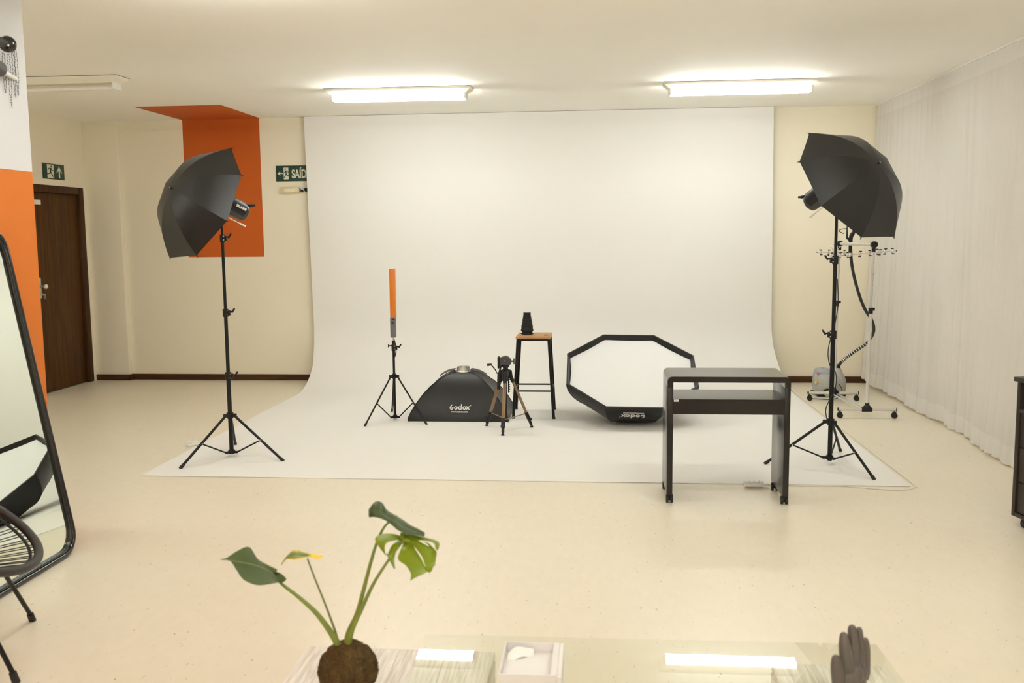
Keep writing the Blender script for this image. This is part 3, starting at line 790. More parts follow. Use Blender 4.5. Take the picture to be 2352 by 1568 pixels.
# ------------------------------------------------------------------ camera tripod
M_tri = mat('charcoal_plastic', (.042, .038, .040), .5)
def camera_tripod():
    bx, by = -.709, 7.143
    t = thing('camera_tripod', (bx, by, 0), 'small bronze camera tripod with black pan head in front of the stool', 'tripod')
    feet = [(-.875, 7.278), (-.713, 6.929), (-.519, 7.243)]
    topz = .435
    for f in feet:
        d = (V((f[0], f[1], 0))-V((bx, by, 0))).normalized(); A = V((bx, by, topz))+d*.035; F = V((f[0], f[1], .018))
        ax = (F-A).normalized(); L = (F-A).length
        sd = ax.cross(V((0, 0, 1))).normalized()
        rot = Matrix((sd, ax.cross(sd), ax)).transposed()
        leg = MB(); leg.box(A.lerp(F, .42), (.026, .016, L*.68), rot=rot, bev=.004); leg = leg.build('leg', M_bronze, t)
        MB().box(A.lerp(F, .42)+rot@V((0, -.009, 0)), (.008, .003, L*.66), rot=rot).build('leg_groove', mat('dark_bronze', (.12, .08, .045), .4, metal=.4), leg)
        g = MB(); g.tube([V((bx, by, topz+.028))+d*.018, V((bx, by, topz+.022))+d*.036, A.lerp(F, .04), A.lerp(F, .15)], [.013, .017, .016, .014], seg=10); g.build('shoulder', M_blackp, leg)
        g = MB(); g.box(A.lerp(F, .80), (.030, .024, .055), rot=rot, bev=.004); g.box(A.lerp(F, .88)+rot@V((0, -.004, 0)), (.034, .03, .02), rot=rot, bev=.004); g.box(A.lerp(F, .93), (.022, .020, .05), rot=rot, bev=.004); g.build('leg_lock', M_blackp, leg)
        g = MB(); g.lathe([(.006, .03), (.006, .018), (.012, .014), (.0145, .002), (.012, .0)], (f[0], f[1], 0), (0, 0, 1), 16); g.build('rubber_foot', M_rubber, leg)
        J = A.lerp(F, .76); Bp = V((bx, by, .088))+d*.012
        MB().cyl(Bp, J, .0038, seg=8).build('brace', M_bronze, t)
    MB().cyl((bx, by, .10), (bx, by, .43), .0095).build('centre_column', M_blackp, t)
    g = MB(); g.box((bx+.024, by-.012, .360), (.010, .010, .13), bev=.002)
    for k in range(7): g.box((bx+.031, by-.012, .305+.018*k), (.008, .012, .006))
    g.build('column_rack', M_blackp, t)
    MB().cyl((bx, by, .385), (bx, by, .465), .027, .025, seg=16).build('crown', M_tri, t)
    MB().cyl((bx, by, .465), (bx, by, .492), .020).cyl((bx, by, .490), (bx, by, .512), .026, .031).build('pan_base', M_blackp, t)
    # tilted quick release plate and its body
    g = MB(); R = Matrix.Rotation(0.06, 3, 'Y')
    g.prism([(bx+a, by-.030, z) for a, z in ((-.034, .510), (.036, .510), (.045, .520), (.045, .546), (.028, .568), (.004, .579), (-.022, .572), (-.044, .562), (-.044, .516))], (0, .05, 0))
    g.build('head_body', M_tri, t, bevel=.004)
    MB().box((bx-.050, by-.012, .530), (.014, .07, .088), bev=.003).build('release_plate', M_blackp, t)
    MB().cyl((bx-.001, by-.034, .542), (bx-.001, by-.030, .542), .0035).build('screw', M_chrome, t)
    MB().cyl((bx+.04, by, .536), (bx+.062, by, .536), .006).box((bx+.066, by, .536), (.008, .02, .044), bev=.003).build('tilt_knob', M_blackp, t)
    MB().cyl((bx-.046, by-.035, .455), (bx-.050, by-.045, .325), .0135, seg=14).cyl((bx-.030, by-.02, .512), (bx-.046, by-.035, .450), .007).build('pan_handle', M_blackp, t)
    MB().tube([(bx-.030, by-.02, .440), (bx-.066, by-.02, .448), (bx-.072, by-.02, .468), (bx-.108, by-.02, .512)], .0045).cyl((bx-.104, by-.02, .514), (bx-.136, by-.03, .511), .0075, .0095).build('crank', M_blackp, t)
camera_tripod()

# ------------------------------------------------------------------ stool and snoot
def stool():
    t = thing('bar_stool', (-.53, 7.78, 0), 'tall stool with wooden seat and slim black metal legs behind the tripod', 'stool')
    s = MB(); s.box((-.5275, 7.76, .666), (.284, .32, .023), bev=.007, seg=3); s = s.build('seat', M_stoolwood, t)
    MB().tube([(-.44, 7.66, .6785), (-.425, 7.685, .6785), (-.40, 7.68, .6785)], .0022, seg=5).build('seat_crack', mat('dark_crack', (.05, .025, .01), .8), s)
    MB().bb(-.434, -.432, 7.62, 7.91, .6772, .6781).build('seat_joint', MATS['dark_crack'], s, smooth=False)
    MB().bb(-.574, -.572, 7.62, 7.91, .6772, .6781).build('seat_joint', MATS['dark_crack'], s, smooth=False)
    tops = {(0, 0): (-.654, 7.63), (1, 0): (-.402, 7.63), (0, 1): (-.654, 7.885), (1, 1): (-.402, 7.885)}
    feet = {(0, 0): (-.693, 7.590), (1, 0): (-.363, 7.590), (0, 1): (-.705, 8.005), (1, 1): (-.375, 8.005)}
    L = {}
    for k in tops:
        A = V((*tops[k], .650)); F = V((*feet[k], .004)); L[k] = (A, F)
        leg = MB().cyl(A, F, .0118, seg=14).build('leg', M_black, t)
        MB().cyl(F-V((0, 0, .004)), F+V((0, 0, .014)), .0145, seg=14).build('foot_cap', M_rubber, leg)
    for a, b in (((0, 0), (1, 0)), ((0, 1), (1, 1)), ((0, 0), (0, 1)), ((1, 0), (1, 1))):
        A, F = L[a]; A2, F2 = L[b]
        MB().cyl(A-V((0, 0, .004)), A2-V((0, 0, .004)), .0095, seg=12).build('apron_bar', M_black, t)
        f = (.650-.229)/.646
        MB().cyl(A.lerp(F, f), A2.lerp(F2, f), .0068, seg=12).build('footrest', M_black, t)
    g = thing('flash_snoot', (-.587, 7.76, .678), 'black stepped cone snoot standing on the wooden stool seat', 'snoot')
    pr = [(.030, 0), (.044, 0), (.044, .020), (.048, .024), (.052, .028), (.0525, .040), (.049, .044), (.0475, .066), (.0495, .068), (.0495, .071), (.045, .073), (.0425, .094), (.0445, .096), (.0445, .099), (.040, .101), (.038, .120), (.040, .122), (.040, .125), (.036, .127), (.0335, .148), (.0345, .150), (.0315, .152), (.0305, .180), (.028, .181)]
    MB().lathe(pr, (-.587, 7.76, .678), (0, 0, 1), 32).build('body', M_blackp, g)
    MB().cyl((-.587, 7.76, .858), (-.587, 7.76, .8605), .0275, seg=24).build('honeycomb_insert', mat('pale_honeycomb', (.45, .42, .34), .6), g)
    for a in (-2.6, -.5, 1.6):
        MB().cyl((-.587+.045*math.cos(a), 7.76+.045*math.sin(a), .688), (-.587+.06*math.cos(a), 7.76+.06*math.sin(a), .688), .004, seg=8).build('thumb_screw', M_blackp, g)
stool()

# ------------------------------------------------------------------ desk on wheels
def desk():
    x0, x1, y0, y1, zt = .378, 1.042, 5.200, 5.555, .715
    t = thing('computer_desk', ((x0+x1)/2, (y0+y1)/2, 0), 'small dark brown laminate desk on casters with a shelf below its top', 'desk')
    def rounded_top():
        th = .032; r = .026; P = [(x0, zt-.06)]
        P += [(x0+r-r*math.cos(a), zt-r+r*math.sin(a)) for a in [PI/2*k/5 for k in range(6)]]
        P += [(x1-r+r*math.sin(a), zt-r+r*math.cos(a)) for a in [PI/2*k/5 for k in range(6)]]
        P += [(x1, zt-.06), (x1-th, zt-.06), (x1-th, zt-th), (x0+th, zt-th), (x0+th, zt-.06)]
        return P
    mb = MB(); mb.prism([(a, y0, z) for a, z in rounded_top()], (0, y1-y0, 0)); mb.build('desk_top', M_desk, t, angle=30)
    for a in (x0, x1-.032):
        mb = MB(); mb.bb(a, a+.032, y0, y1, .046, zt-.0605, bev=.0015); mb.build('side_panel', M_desk, t)
    mb = MB(); mb.bb(x0+.032, x1-.032, y0+.012, y1-.01, .572, .588); s = mb.build('shelf', M_desk, t, smooth=False)
    mb = MB(); mb.bb(x0+.032, x1-.032, y0+.004, y0+.020, .506, .586); mb.build('front_rail', M_desk, t, smooth=False)
    mb = MB(); mb.bb(x0+.036, x0+.062, y0+.0015, y0+.0038, .576, .587); k = mb.build('maker_tag', M_white, t, smooth=False)
    text_obj('tag_lettering', 'office', .008, M_grayp, k, (x0+.049, y0+.001, .5815), (1, 0, 0), (0, 0, 1), extrude=.0002)
    mb = MB(); mb.bb(x1-.0335, x1-.0315, y0+.03, y0+.037, .655, .675); mb.build('screw_cover', M_steel, t, smooth=False)
    for sx in (x0+.018, x1-.018):
        for sy in (y0+.035, y1-.035):
            g = MB(); g.cyl((sx, sy, .030), (sx, sy, .047), .008); g.ell((sx, sy-.004, .030), (.020, .022, .020))
            g = g.build('caster', M_blackp, t)
            for d in (-.013, .013):
                w_ = MB(); w_.cyl((sx+d-.006, sy-.008, .0235), (sx+d+.006, sy-.008, .0235), .0232, seg=22); w_.build('wheel', M_rubber, g)
desk()

# ------------------------------------------------------------------ power strips and cable
def power_strip(c, rot, n, name_label, L=.135):
    t = thing('power_strip', (c[0], c[1], c[2]), name_label, 'power strip', 'white power strips')
    R = Matrix.Rotation(rot, 3, 'Z'); cv = V(c)
    m1 = MB(); m1.box(cv+V((0, 0, .011)), (L, .045, .022), rot=R, bev=.006); m1.box(cv+R@V((L/2+.012, 0, .010)), (.036, .022, .018), rot=R, bev=.006); m1.build('casing', M_white, t)
    for k in range(n):
        m1 = MB(); m1.box(cv+R@V((-L/2+L*(k+.5)/n, 0, .027)), (L/n*.84, .036, .014), rot=R, bev=.005); m1.build('socket', M_white, t)
    return t
power_strip((.915, 5.575, .006), .03, 4, 'white four socket power strip lying under the dark desk', L=.115)
power_strip((-2.93, 6.49, .0005), 1.0, 2, 'small white socket block on the floor beside the backdrop edge', L=.085)
g = MB(); g.tube(smoothline([(.995, 5.575, .012), (1.1, 5.600, .006), (1.25, 5.612, .0045), (1.4, 5.615, .0045), (1.55, 5.585, .0045), (1.68, 5.545, .0045), (1.78, 5.555, .0045), (1.848, 5.615, .0045), (1.862, 5.70, .0045), (1.85, 6.5, .0045), (1.845, 7.4, .0045), (1.83, 8.3, .0045), (1.82, 8.95, .0045), (1.815, 9.35, .02), (1.775, 9.545, .12), (1.745, 9.565, .30), (1.735, 9.565, .345)], 8), .0032, seg=8)
tag(g.build('extension_cord', M_cord), 'thin pale extension cord running along the backdrop edge to the wall outlet', 'cord')
g = thing('wall_outlet', (1.713, D, .37), 'white wall outlet with a plug at the backdrop edge by the curtain', 'outlet')
MB().bb(1.68, 1.752, D-.009, D, .312, .428, bev=.004).build('cover_plate', M_white, g)
MB().box((1.728, D-.022, .350), (.026, .03, .026), bev=.006).build('plug', M_grayp, g)

# ------------------------------------------------------------------ garment rack
def garment_rack():
    fx, fy, bx, by = 2.152, 7.74, 2.086, 8.54
    t = thing('garment_rack', ((fx+bx)/2, (fy+by)/2, 0), 'silver garment rack on black casters between the umbrella stand and curtain', 'clothes rack')
    for (x, y, xa, xb) in ((fx, fy, 1.928, 2.382), (bx, by, 1.862, 2.296)):
        b = MB().cyl((xa, y, .072), (xb, y, .072), .0135, seg=16).build('base_bar', M_silver, t)
        for xx in (xa, xb):
            MB().cyl((xx-.004, y, .072), (xx+.004, y, .072), .0150, seg=16).build('end_cap', M_blackp, b)
            sx = xx+(.014 if xx == xa else -.014)
            k = MB(); k.cyl((sx, y, .03), (sx, y, .062), .006); k.box((sx, y, .045), (.03, .022, .012), bev=.004); k = k.build('caster', M_blackp, t)
            for d in (-.008, .008): MB().cyl((sx, y+d-.005, .0235), (sx, y+d+.005, .0235), .0232, seg=20).build('wheel', M_rubber, k)
        MB().box((x, y, .072), (.085, .036, .036), bev=.008).cyl((x, y, .075), (x, y, .125), .0175).ell((x, y-.004, .085), (.032, .022, .028)).build('base_joint', M_blackp, t)
        MB().cyl((x, y, .09), (x+.004, y, .865), .0135, seg=16).build('upright', M_silver, t)
        MB().cyl((x+.004, y, .86), (x+.012, y, 1.385), .0105, seg=16).build('inner_upright', M_steel, t)
        c = MB(); c.cyl((x+.004, y, .845), (x+.0045, y, .893), .0175); c.box((x+.022, y-.004, .880), (.026, .018, .022), bev=.004); c.build('height_lock', M_blackp, t)
        c = MB(); c.cyl((x+.012, y, 1.335), (x+.012, y, 1.382), .0150); c.build('top_joint', M_blackp, t)
        c = MB(); c.cyl((x+.012, y-.028, 1.392), (x+.012, y+.012, 1.392), .026, seg=24); c.build('end_knob', M_blackp, t, bevel=.003)
        for k in range(4): MB().cyl((x+.008+.001*k, y-.009, .98+.09*k), (x+.008+.001*k, y-.0125, .98+.09*k), .0022, seg=8).build('height_hole', M_grey_hole, t)
    for d in (-.022, .022):
        MB().cyl((fx+d, fy, .066), (bx+d, by, .066), .0075, seg=12).build('lower_rail', M_silver, t)
    MB().cyl((fx+.012, fy, 1.392), (bx+.012, by, 1.392), .0125, seg=16).build('hanging_rail', M_silver, t)
    r = MB()
    for k in range(26):
        p = V((fx+.012, fy, 1.392)).lerp(V((bx+.012, by, 1.392)), .08+.034*k); r.cyl(p-V((0, .004, 0)), p+V((0, .004, 0)), .0145, seg=14)
    r.build('rail_grip_rings', mat('clear_plastic', (.70, .70, .64), .2), t)
    return fx, fy, bx, by
fx, fy, bx, by = garment_rack()
def clip_hanger(x0, x1, y, z, nclip, label, tilt=0.0, hook=True):
    t = thing('clip_hanger', ((x0+x1)/2, y, z), label, 'hanger', 'clip hangers on the garment rack')
    MB().cyl((x0, y, z-tilt), (x1, y, z+tilt), .0032, seg=8).build('bar', M_chrome, t)
    if hook:
        cx = (x0+x1)/2
        MB().tube(smoothline([(cx, y, z), (cx, y, z+.03), (cx-.014, y, z+.052), (cx, y, z+.074), (cx+.014, y, z+.06)], 6), .0022, seg=6).build('hook', M_chrome, t)
    for k in range(nclip):
        f = (k+.5)/nclip; x = x0+(x1-x0)*f; zz = z-tilt+2*tilt*f
        c = MB(); c.box((x, y, zz), (.018, .016, .034), rot=Matrix.Rotation(.25*(-1)**k, 3, 'Y'), bev=.003); c = c.build('clip', M_chrome, t)
        for s in (-1, 1): MB().box((x+.004*s*(-1)**k, y-.004, zz-.021*s), (.020, .016, .008), bev=.002).build('clip_pad', M_rubber, c)
    for x in (x0, x1): MB().cyl((x-.004, y, z+(tilt if x == x1 else -tilt)), (x+.004, y, z+(tilt if x == x1 else -tilt)), .0045, seg=8).build('bar_tip', M_rubber, t)
clip_hanger(2.19, 2.365, 7.83, 1.335, 3, 'clip hanger sticking out from the rack towards the curtain', .004, hook=False)
clip_hanger(2.00, 2.31, 7.95, 1.318, 4, 'clip hanger on the front part of the rack rail', .012)
clip_hanger(1.915, 2.10, 8.15, 1.300, 3, 'clip hanger on the middle of the rack rail', .003)
clip_hanger(1.87, 2.13, 8.38, 1.318, 4, 'clip hanger on the rear part of the rack rail by the steamer nozzle', -.004)

# ------------------------------------------------------------------ garment steamer
def steamer():
    Y = 8.86
    t = thing('garment_steamer', (2.11, Y, 0), 'silver grey garment steamer with black hose standing behind the garment rack', 'steamer')
    b = MB(); rows = []
    # tank: rounded body, front lobe
    def ring(cx, cy, rx, ry, z, n=28, p=2.6):
        out = []
        for k in range(n):
            a = 2*PI*k/n; ca, sa = math.cos(a), math.sin(a)
            out.append((cx+rx*math.copysign(abs(ca)**(2/p), ca), cy+ry*math.copysign(abs(sa)**(2/p), sa), z))
        out.append(out[0]); return out
    for (cx, rx, ry, z) in ((2.105, .125, .11, .022), (2.107, .137, .125, .035), (2.108, .136, .125, .09), (2.102, .13, .12, .14), (2.085, .108, .112, .185), (2.078, .094, .10, .205)):
        rows.append(ring(cx, Y, rx, ry, z))
    b.grid(rows); b.bm.faces.new([b.bm.verts.new(p) for p in rows[-1][:-1]]); b.build('tank', M_steam, t, angle=50)
    b = MB(); rows = [ring(2.068, Y, .086, .098, .19), ring(2.066, Y, .084, .095, .215), ring(2.060, Y, .070, .080, .238), ring(2.056, Y, .045, .055, .248), ring(2.056, Y, .01, .01, .250)]
    b.grid(rows); b.build('lid', M_steamb, t, angle=70)
    b = MB(); b.ell((2.075, Y-.055, .232), (.034, .025, .012)); b.build('lid_window', mat('dark_blue_plastic', (.10, .12, .17), .2), t)
    b = MB(); b.lathe([(.078, .03), (.080, .10), (.074, .15), (.055, .19), (.040, .22), (.032, .246), (.026, .252)], (2.188, Y-.01, 0), (0, 0, 1), 28); b.build('steam_tower', M_steam, t)
    b = MB(); b.bb(1.985, 2.245, Y-.118, Y+.118, .004, .030, bev=.012, seg=3); b.build('base', M_blackp, t)
    b = MB(); b.cyl((2.075, Y-.135, .038), (2.075, Y-.115, .038), .040, seg=28); b = b.build('wheel_arch', M_blackp, t); MB().cyl((2.075, Y-.140, .032), (2.075, Y-.120, .032), .030, seg=28).build('wheel', M_steam, b)
    MB().box((1.998, Y-.075, .212), (.020, .03, .012), bev=.003).build('red_badge', M_red, t)
    MB().box((1.982, Y-.075, .125), (.016, .03, .022), bev=.003).build('warning_sticker', M_yellow, t)
    # hose
    pts = smoothline([(2.188, Y-.01, .245), (2.196, Y-.01, .275), (2.235, Y-.02, .325), (2.286, Y-.03, .372), (2.36, Y-.04, .43), (2.435, Y-.05, .49), (2.48, Y-.05, .57), (2.487, Y-.05, .63), (2.462, Y-.06, .70), (2.40, Y-.08, .79), (2.345, Y-.12, .89), (2.295, Y-.16, 1.01), (2.255, Y-.20, 1.12), (2.225, Y-.24, 1.22), (2.205, Y-.28, 1.31), (2.195, Y-.30, 1.37)], 8)
    h = MB(); h.tube(pts, .0135, seg=12); h = h.build('hose', M_hose, t)
    r = MB()
    for i in range(14, 40, 2): r.cyl(pts[i], pts[i]+(pts[i+1]-pts[i]).normalized()*.0065, .0152, seg=12)
    r.build('hose_rings', M_silver, h)
    MB().tube([pts[0], pts[5], pts[9]], [.020, .021, .016], seg=12).build('hose_socket', M_blackp, h)
    top = pts[-1]
    n_ = MB(); n_.tube(smoothline([top-V((0, 0, .06)), top+V((0, 0, .04)), top+V((.005, -.0, .085)), top+V((.022, 0, .115)), top+V((.040, 0, .150))], 5), [.015]*5+[.017]*5+[.018]*5+[.015]*5+[.017], seg=12)
    n_.cyl(top+V((.028, 0, .125)), top+V((.050, -.005, .165)), .0175, .020, seg=16); n_ = n_.build('steam_nozzle', M_blackp, t)
    MB().cyl(top+V((-.030, 0, .06)), top+V((-.034, 0, .175)), .009, .004, seg=10).tube([top+V((-.0, 0, .045)), top+V((-.03, 0, .07))], .010).build('nozzle_handle', M_blackp, n_)
    MB().tube(smoothline([top+V((-.034, 0, .150)), top+V((-.075, 0, .148)), top+V((-.098, 0, .138)), top+V((-.094, 0, .124)), top+V((-.060, 0, .108))], 6), .0035, seg=6).build('nozzle_hook', M_blackp, n_)
    MB().tube(smoothline([(1.975, Y-.11, .045), (1.935, Y-.13, .062), (1.905, Y-.18, .05), (1.892, Y-.24, .012), (1.96, Y-.26, .006), (2.06, Y-.28, .005), (2.14, Y-.22, .008), (2.19, Y-.15, .03), (2.20, Y-.13, .08), (2.175, Y-.12, .12)], 8), .0032, seg=6).build('power_cord', M_rubber, t)
steamer()

# ------------------------------------------------------------------ signs and emergency light
def running_man(mb, o, x, y, s, mir=1):
    """strokes of the running figure, in units of the panel height"""
    n = x.cross(y)
    def bar(pts, r):
        mb.tube([o+x*(a*s*mir)+y*(b*s)+n*.0015 for a, b in pts], r*s, seg=6)
    c = o+x*(.06*s*mir)+y*(.36*s)+n*.0015
    mb.cyl(c-n*.0008, c+n*.0008, .062*s, seg=16)
    bar([(.02, .24), (-.02, .02)], .05); bar([(.02, .22), (-.14, .20), (-.20, .06)], .026); bar([(.02, .22), (.10, .10), (.24, .05)], .026)
    bar([(-.02, .02), (-.06, -.16), (-.24, -.17)], .034); bar([(-.02, .02), (.08, -.20), (.16, -.36)], .034)
def exit_sign(name, o, x, y, w_, h_, label, layout):
    x = V(x); y = V(y); n = x.cross(y); o = V(o)
    t = thing(name, o, label, 'sign')
    R = Matrix((x, y, n)).transposed()
    mb = MB(); mb.box(o+n*.002, (w_, h_, .004), rot=R, bev=.0015); plate = mb.build('sign_plate', M_green, t)
    for kind, a, b, s in layout:
        p = o+x*a+y*b+n*.005
        if kind in ('door', 'doorm'):
            wide = 2.0 if kind == 'door' else 1.0
            q = MB(); q.box(p-n*.0008, (.40*s*wide, .96*s, .0012), rot=R); q.build('door_pictogram', M_signw, plate, smooth=False)
            q = MB(); running_man(q, p-n*.0002, x, y, s, 1.7 if kind == 'door' else -1); q.build('running_figure', M_green, plate)
        elif kind in ('up', 'left'):
            q = MB(); d, e = (y, x) if kind == 'up' else (-x, y)
            hw = .30*s if kind == 'left' else .40*s
            P = [(.5*s, 0), (.10*s, hw), (-.02*s, hw), (.12*s, .055*s), (-.5*s, .055*s), (-.5*s, -.055*s), (.12*s, -.055*s), (-.02*s, -hw), (.10*s, -hw)] if kind == 'left' else [(.5*s, 0), (.02*s, hw), (-.10*s, hw), (.14*s, .10*s), (-.5*s, .10*s), (-.5*s, -.10*s), (.14*s, -.10*s), (-.10*s, -hw), (.02*s, -hw)]
            q.prism([p+d*u_+e*v_ for u_, v_ in P], n*.0008); q.build('arrow_pictogram', M_signw, plate, smooth=False)
        else:
            text_obj('sign_lettering', kind, s, M_signw, plate, p, x, y, bold=.0034, xs=.62)
    return t
exit_sign('exit_sign', (X_DOORWALL+.001, 8.972, 2.153), (0, 1, 0), (0, 0, 1), .375, .150, 'green running figure sign with an up arrow above the wooden door',
          [('door', -.055, 0, .138), ('up', .095, -.002, .115)])
exit_sign('exit_sign', (-3.055, D-.001, 2.141), (1, 0, 0), (0, 0, 1), .485, .160, 'green SAIDA exit sign partly hidden behind the backdrop edge',
          [('left', -.195, 0, .062), ('doorm', -.135, 0, .125), ('SA\u00cdDA', .026, -.010, .118)])
g = thing('emergency_light', (-3.145, D, 1.972), 'small yellowed emergency light box below the green exit sign', 'emergency light')
MB().box((-3.147, D-.022, 1.973), (.195, .044, .062), bev=.008, seg=3).build('case', M_cream, g)
MB().box((-3.147, D-.046, 1.966), (.11, .004, .032), bev=.002).build('lamp_lens', mat('pale_lens', (.86, .80, .60), .2), g)
MB().tube([(-3.17, D-.004, 2.003), (-3.145, D-.004, 2.018), (-3.12, D-.004, 2.003)], .0012, seg=5).build('hanging_wire', M_cord, g)
g = thing('backdrop_bracket', (-3.0, D, 1.97), 'black wall bracket tied with white cord beside the backdrop edge', 'bracket')
MB().bb(-3.040, -2.93, D-.03, D, 1.955, 1.992, bev=.004).build('arm', M_blackp, g)
MB().tube([(-3.045, D-.034, 1.99), (-3.01, D-.036, 1.982), (-2.985, D-.036, 1.94)], .0042, seg=6).tube([(-3.04, D-.036, 1.968), (-2.99, D-.037, 1.99)], .003, seg=6).build('cord_tie', M_white, g)

# ------------------------------------------------------------------ leaning mirror
def floor_mirror():
    y0, y1 = 3.46, 4.235; xb, xt, zt = -2.505, -2.782, 1.56
    t = thing('floor_mirror', (xb, (y0+y1)/2, 0), 'tall black framed mirror with rounded corners leaning on the orange pillar', 'mirror')
    upv = V((xt-xb, 0, zt)).normalized(); L = V((xt-xb, 0, zt)).length; yv = V((0, 1, 0)); n = yv.cross(upv)
    if n.x < 0: n = -n
    o = V((xb, 0, .0015)); rc = .11
    def outline(i):
        P = []
        for (cy, cz, a0) in ((y1-i-rc, rc+i, -90), (y1-i-rc, L-i-rc, 0), (y0+i+rc, L-i-rc, 90), (y0+i+rc, rc+i, 180)):
            for k in range(9):
                a = math.radians(a0+90*k/8); P.append(o+yv*(cy+rc*math.cos(a))+upv*(cz+rc*math.sin(a)))
        return P
    MB().tube(outline(.012), .0125, seg=10, closed=True).build('frame', M_gloss, t, angle=60)
    MB().tube([p+n*.004 for p in outline(.032)], .0085, seg=10, closed=True).build('inner_frame', M_gloss, t, angle=60)
    mb = MB(); mb.prism([p-n*.003 for p in outline(.034)], -n*.004); mb.build('mirror_glass', M_mirror, t, smooth=False)
floor_mirror()

# ------------------------------------------------------------------ cord chair
def cord_chair():
    C = V((-2.417, 3.019, 0)); f = V((.89, .45, 0)).normalized(); w_ = V((f.y, -f.x, 0)); a, b, z0, sl, sw = .375, .408, .563, .545, -.088
    t = thing('cord_chair', (C.x, C.y, 0), 'round black cord lounge chair on thin metal legs in front of the mirror', 'chair')
    def P(k, s=1.0, drop=0.0):
        u = b*math.cos(k)*s*(1 if math.cos(k) > 0 else .62); v_ = a*math.sin(k)*s*(1 if math.cos(k) > 0 else .95)
        z = z0-sl*u+sw*v_
        if math.cos(k) < 0: z += .25*math.cos(k)**2
        q = C+f*u+w_*v_; return V((q.x, q.y, z-drop))
    ring = [P(2*PI*i/72) for i in range(72)]
    MB().tube(ring, .0165, seg=12, closed=True).build('seat_ring', M_wick, t)
    inner = [P(2*PI*i/72, .90, .030) for i in range(72)]
    hub = C-f*.14+V((0, 0, .42))
    cords = MB(); n = 0
    for i in range(52):
        k = 2*PI*i/52
        for d in (-.022, .022):
            e = P(k+d, .985, .004); q = hub+f*(.05*math.cos(k))+w_*(.07*math.sin(k)); q.z -= .02
            cords.tube([e, e.lerp(q, .5)-V((0, 0, .035)), q], .0022, seg=5)
    cords.build('seat_cords', M_rubber, t)
    MB().tube([P(2*PI*i/72, .93, .022) for i in range(72)], .006, seg=8, closed=True).build('inner_ring', M_rubber, t)
    MB().tube([hub+f*(.055*math.cos(2*PI*i/24))+w_*(.075*math.sin(2*PI*i/24))-V((0, 0, .02)) for i in range(24)], .008, seg=8, closed=True).build('hub_ring', M_black, t)
    hb = hub-V((0, 0, .03))
    for F, A in (((-2.227, 3.408), at(5, 1308, 3.18)), ((-1.97, 2.902), at(-35, 1420, 2.86)), ((-2.62, 3.15), None), ((-2.42, 2.66), None)):
        Fv = V((F[0], F[1], .012))
        if A is None: A = V((-2.45, 2.95, .40))
        d = (A-Fv).normalized()
        leg = MB().cyl(Fv, A, .0085, seg=12).build('leg', M_black, t)
        MB().cyl(Fv-V((0, 0, .012)), Fv+d*.030, .0135, .0125, seg=12).build('foot_cap', M_rubber, leg)
    A1, A2 = at(5, 1308, 3.18), at(-35, 1420, 2.86)
    MB().tube([A1, A1.lerp(hb, .5), hb], .0085, seg=8).tube([A2, A2.lerp(hb, .5), hb], .0085, seg=8).build('seat_support', M_black, t)
cord_chair()

# ------------------------------------------------------------------ wall hooks with necklaces
def at_x(px, py, x):
    d = CF + CR*(px-1176)/F_PX - CU*(py-784)/F_PX
    return V((0, 0, CAM_H)) + d*(x/d.x)
def hooks():
    g = thing('wall_hook', (X_PIL, 4.30, 2.38), 'round black knob hook on the white pillar with necklaces, upper one', 'hook', 'necklace hooks on the pillar')
    a = at_x(18, 102, -2.735)
    MB().cyl((X_PIL, a.y, a.z), a, .010).build('peg', M_blackp, g)
    MB().lathe([(.024, -.030), (.034, -.020), (.038, .0), (.037, .014), (.028, .026), (.010, .031)], a, (.35, -.93, .0), 28).build('knob', M_gloss, g)
    b = a+V((-.030, -.11, .012))
    MB().cyl(a+V((.0, -.02, 0)), b, .020, .030, seg=24).build('cone', M_tri, g)
    MB().cyl(b+V((.002, .004, 0)), b+V((-.004, -.012, 0)), .034, seg=24).build('cone_rim', M_gloss, g)
    MB().cyl(a+V((.022, -.030, -.012)), a+V((.024, -.034, -.012)), .0045, seg=10).build('screw', M_chrome, g)
    g = thing('wall_hook', (X_PIL, 4.30, 2.26), 'grey cylinder hook on a pale rod on the white pillar, lower one', 'hook', 'necklace hooks on the pillar')
    d = at_x(36, 181, X_PIL); c = at_x(-7, 156, -2.70)
    MB().cyl(d, c, .0105, seg=14).build('rod', M_white, g)
    MB().cyl(c+(d-c)*.10, c-(d-c)*.35, .036, seg=24).build('cap', M_tri, g, bevel=.006)
    rnd = random.Random(11)
    for i, (px, py, pb) in enumerate(((36, 112, 218), (30, 120, 222), (20, 125, 245), (8, 122, 212))):
        p = at_x(px, py, X_PIL+.012); q = at_x(px+3, pb, X_PIL+.012)
        mb = MB(); n = 34
        for side in (-1, 1):
            for k in range(n):
                tt = k/(n-1); z = p.z+(q.z-p.z)*tt
                y = p.y+side*.011*math.sin(PI*min(1, .15+.85*tt))*(1 if tt < .97 else .3)+rnd.uniform(-.001, .001)
                mb.ell((X_PIL+.008+rnd.uniform(0, .004), y, z), (.0021, .0021, .0028), u=5, v=4)
        o_ = mb.build('bead_necklace', M_bead)
        tag(o_, ['thin silver bead necklace nearest the pillar edge under the black knob', 'silver bead necklace second from the pillar edge under the knob', 'longest silver bead necklace hanging past the pale rod', 'silver bead necklace farthest from the pillar edge'][i], 'necklace', 'bead necklaces on the pillar')
hooks()

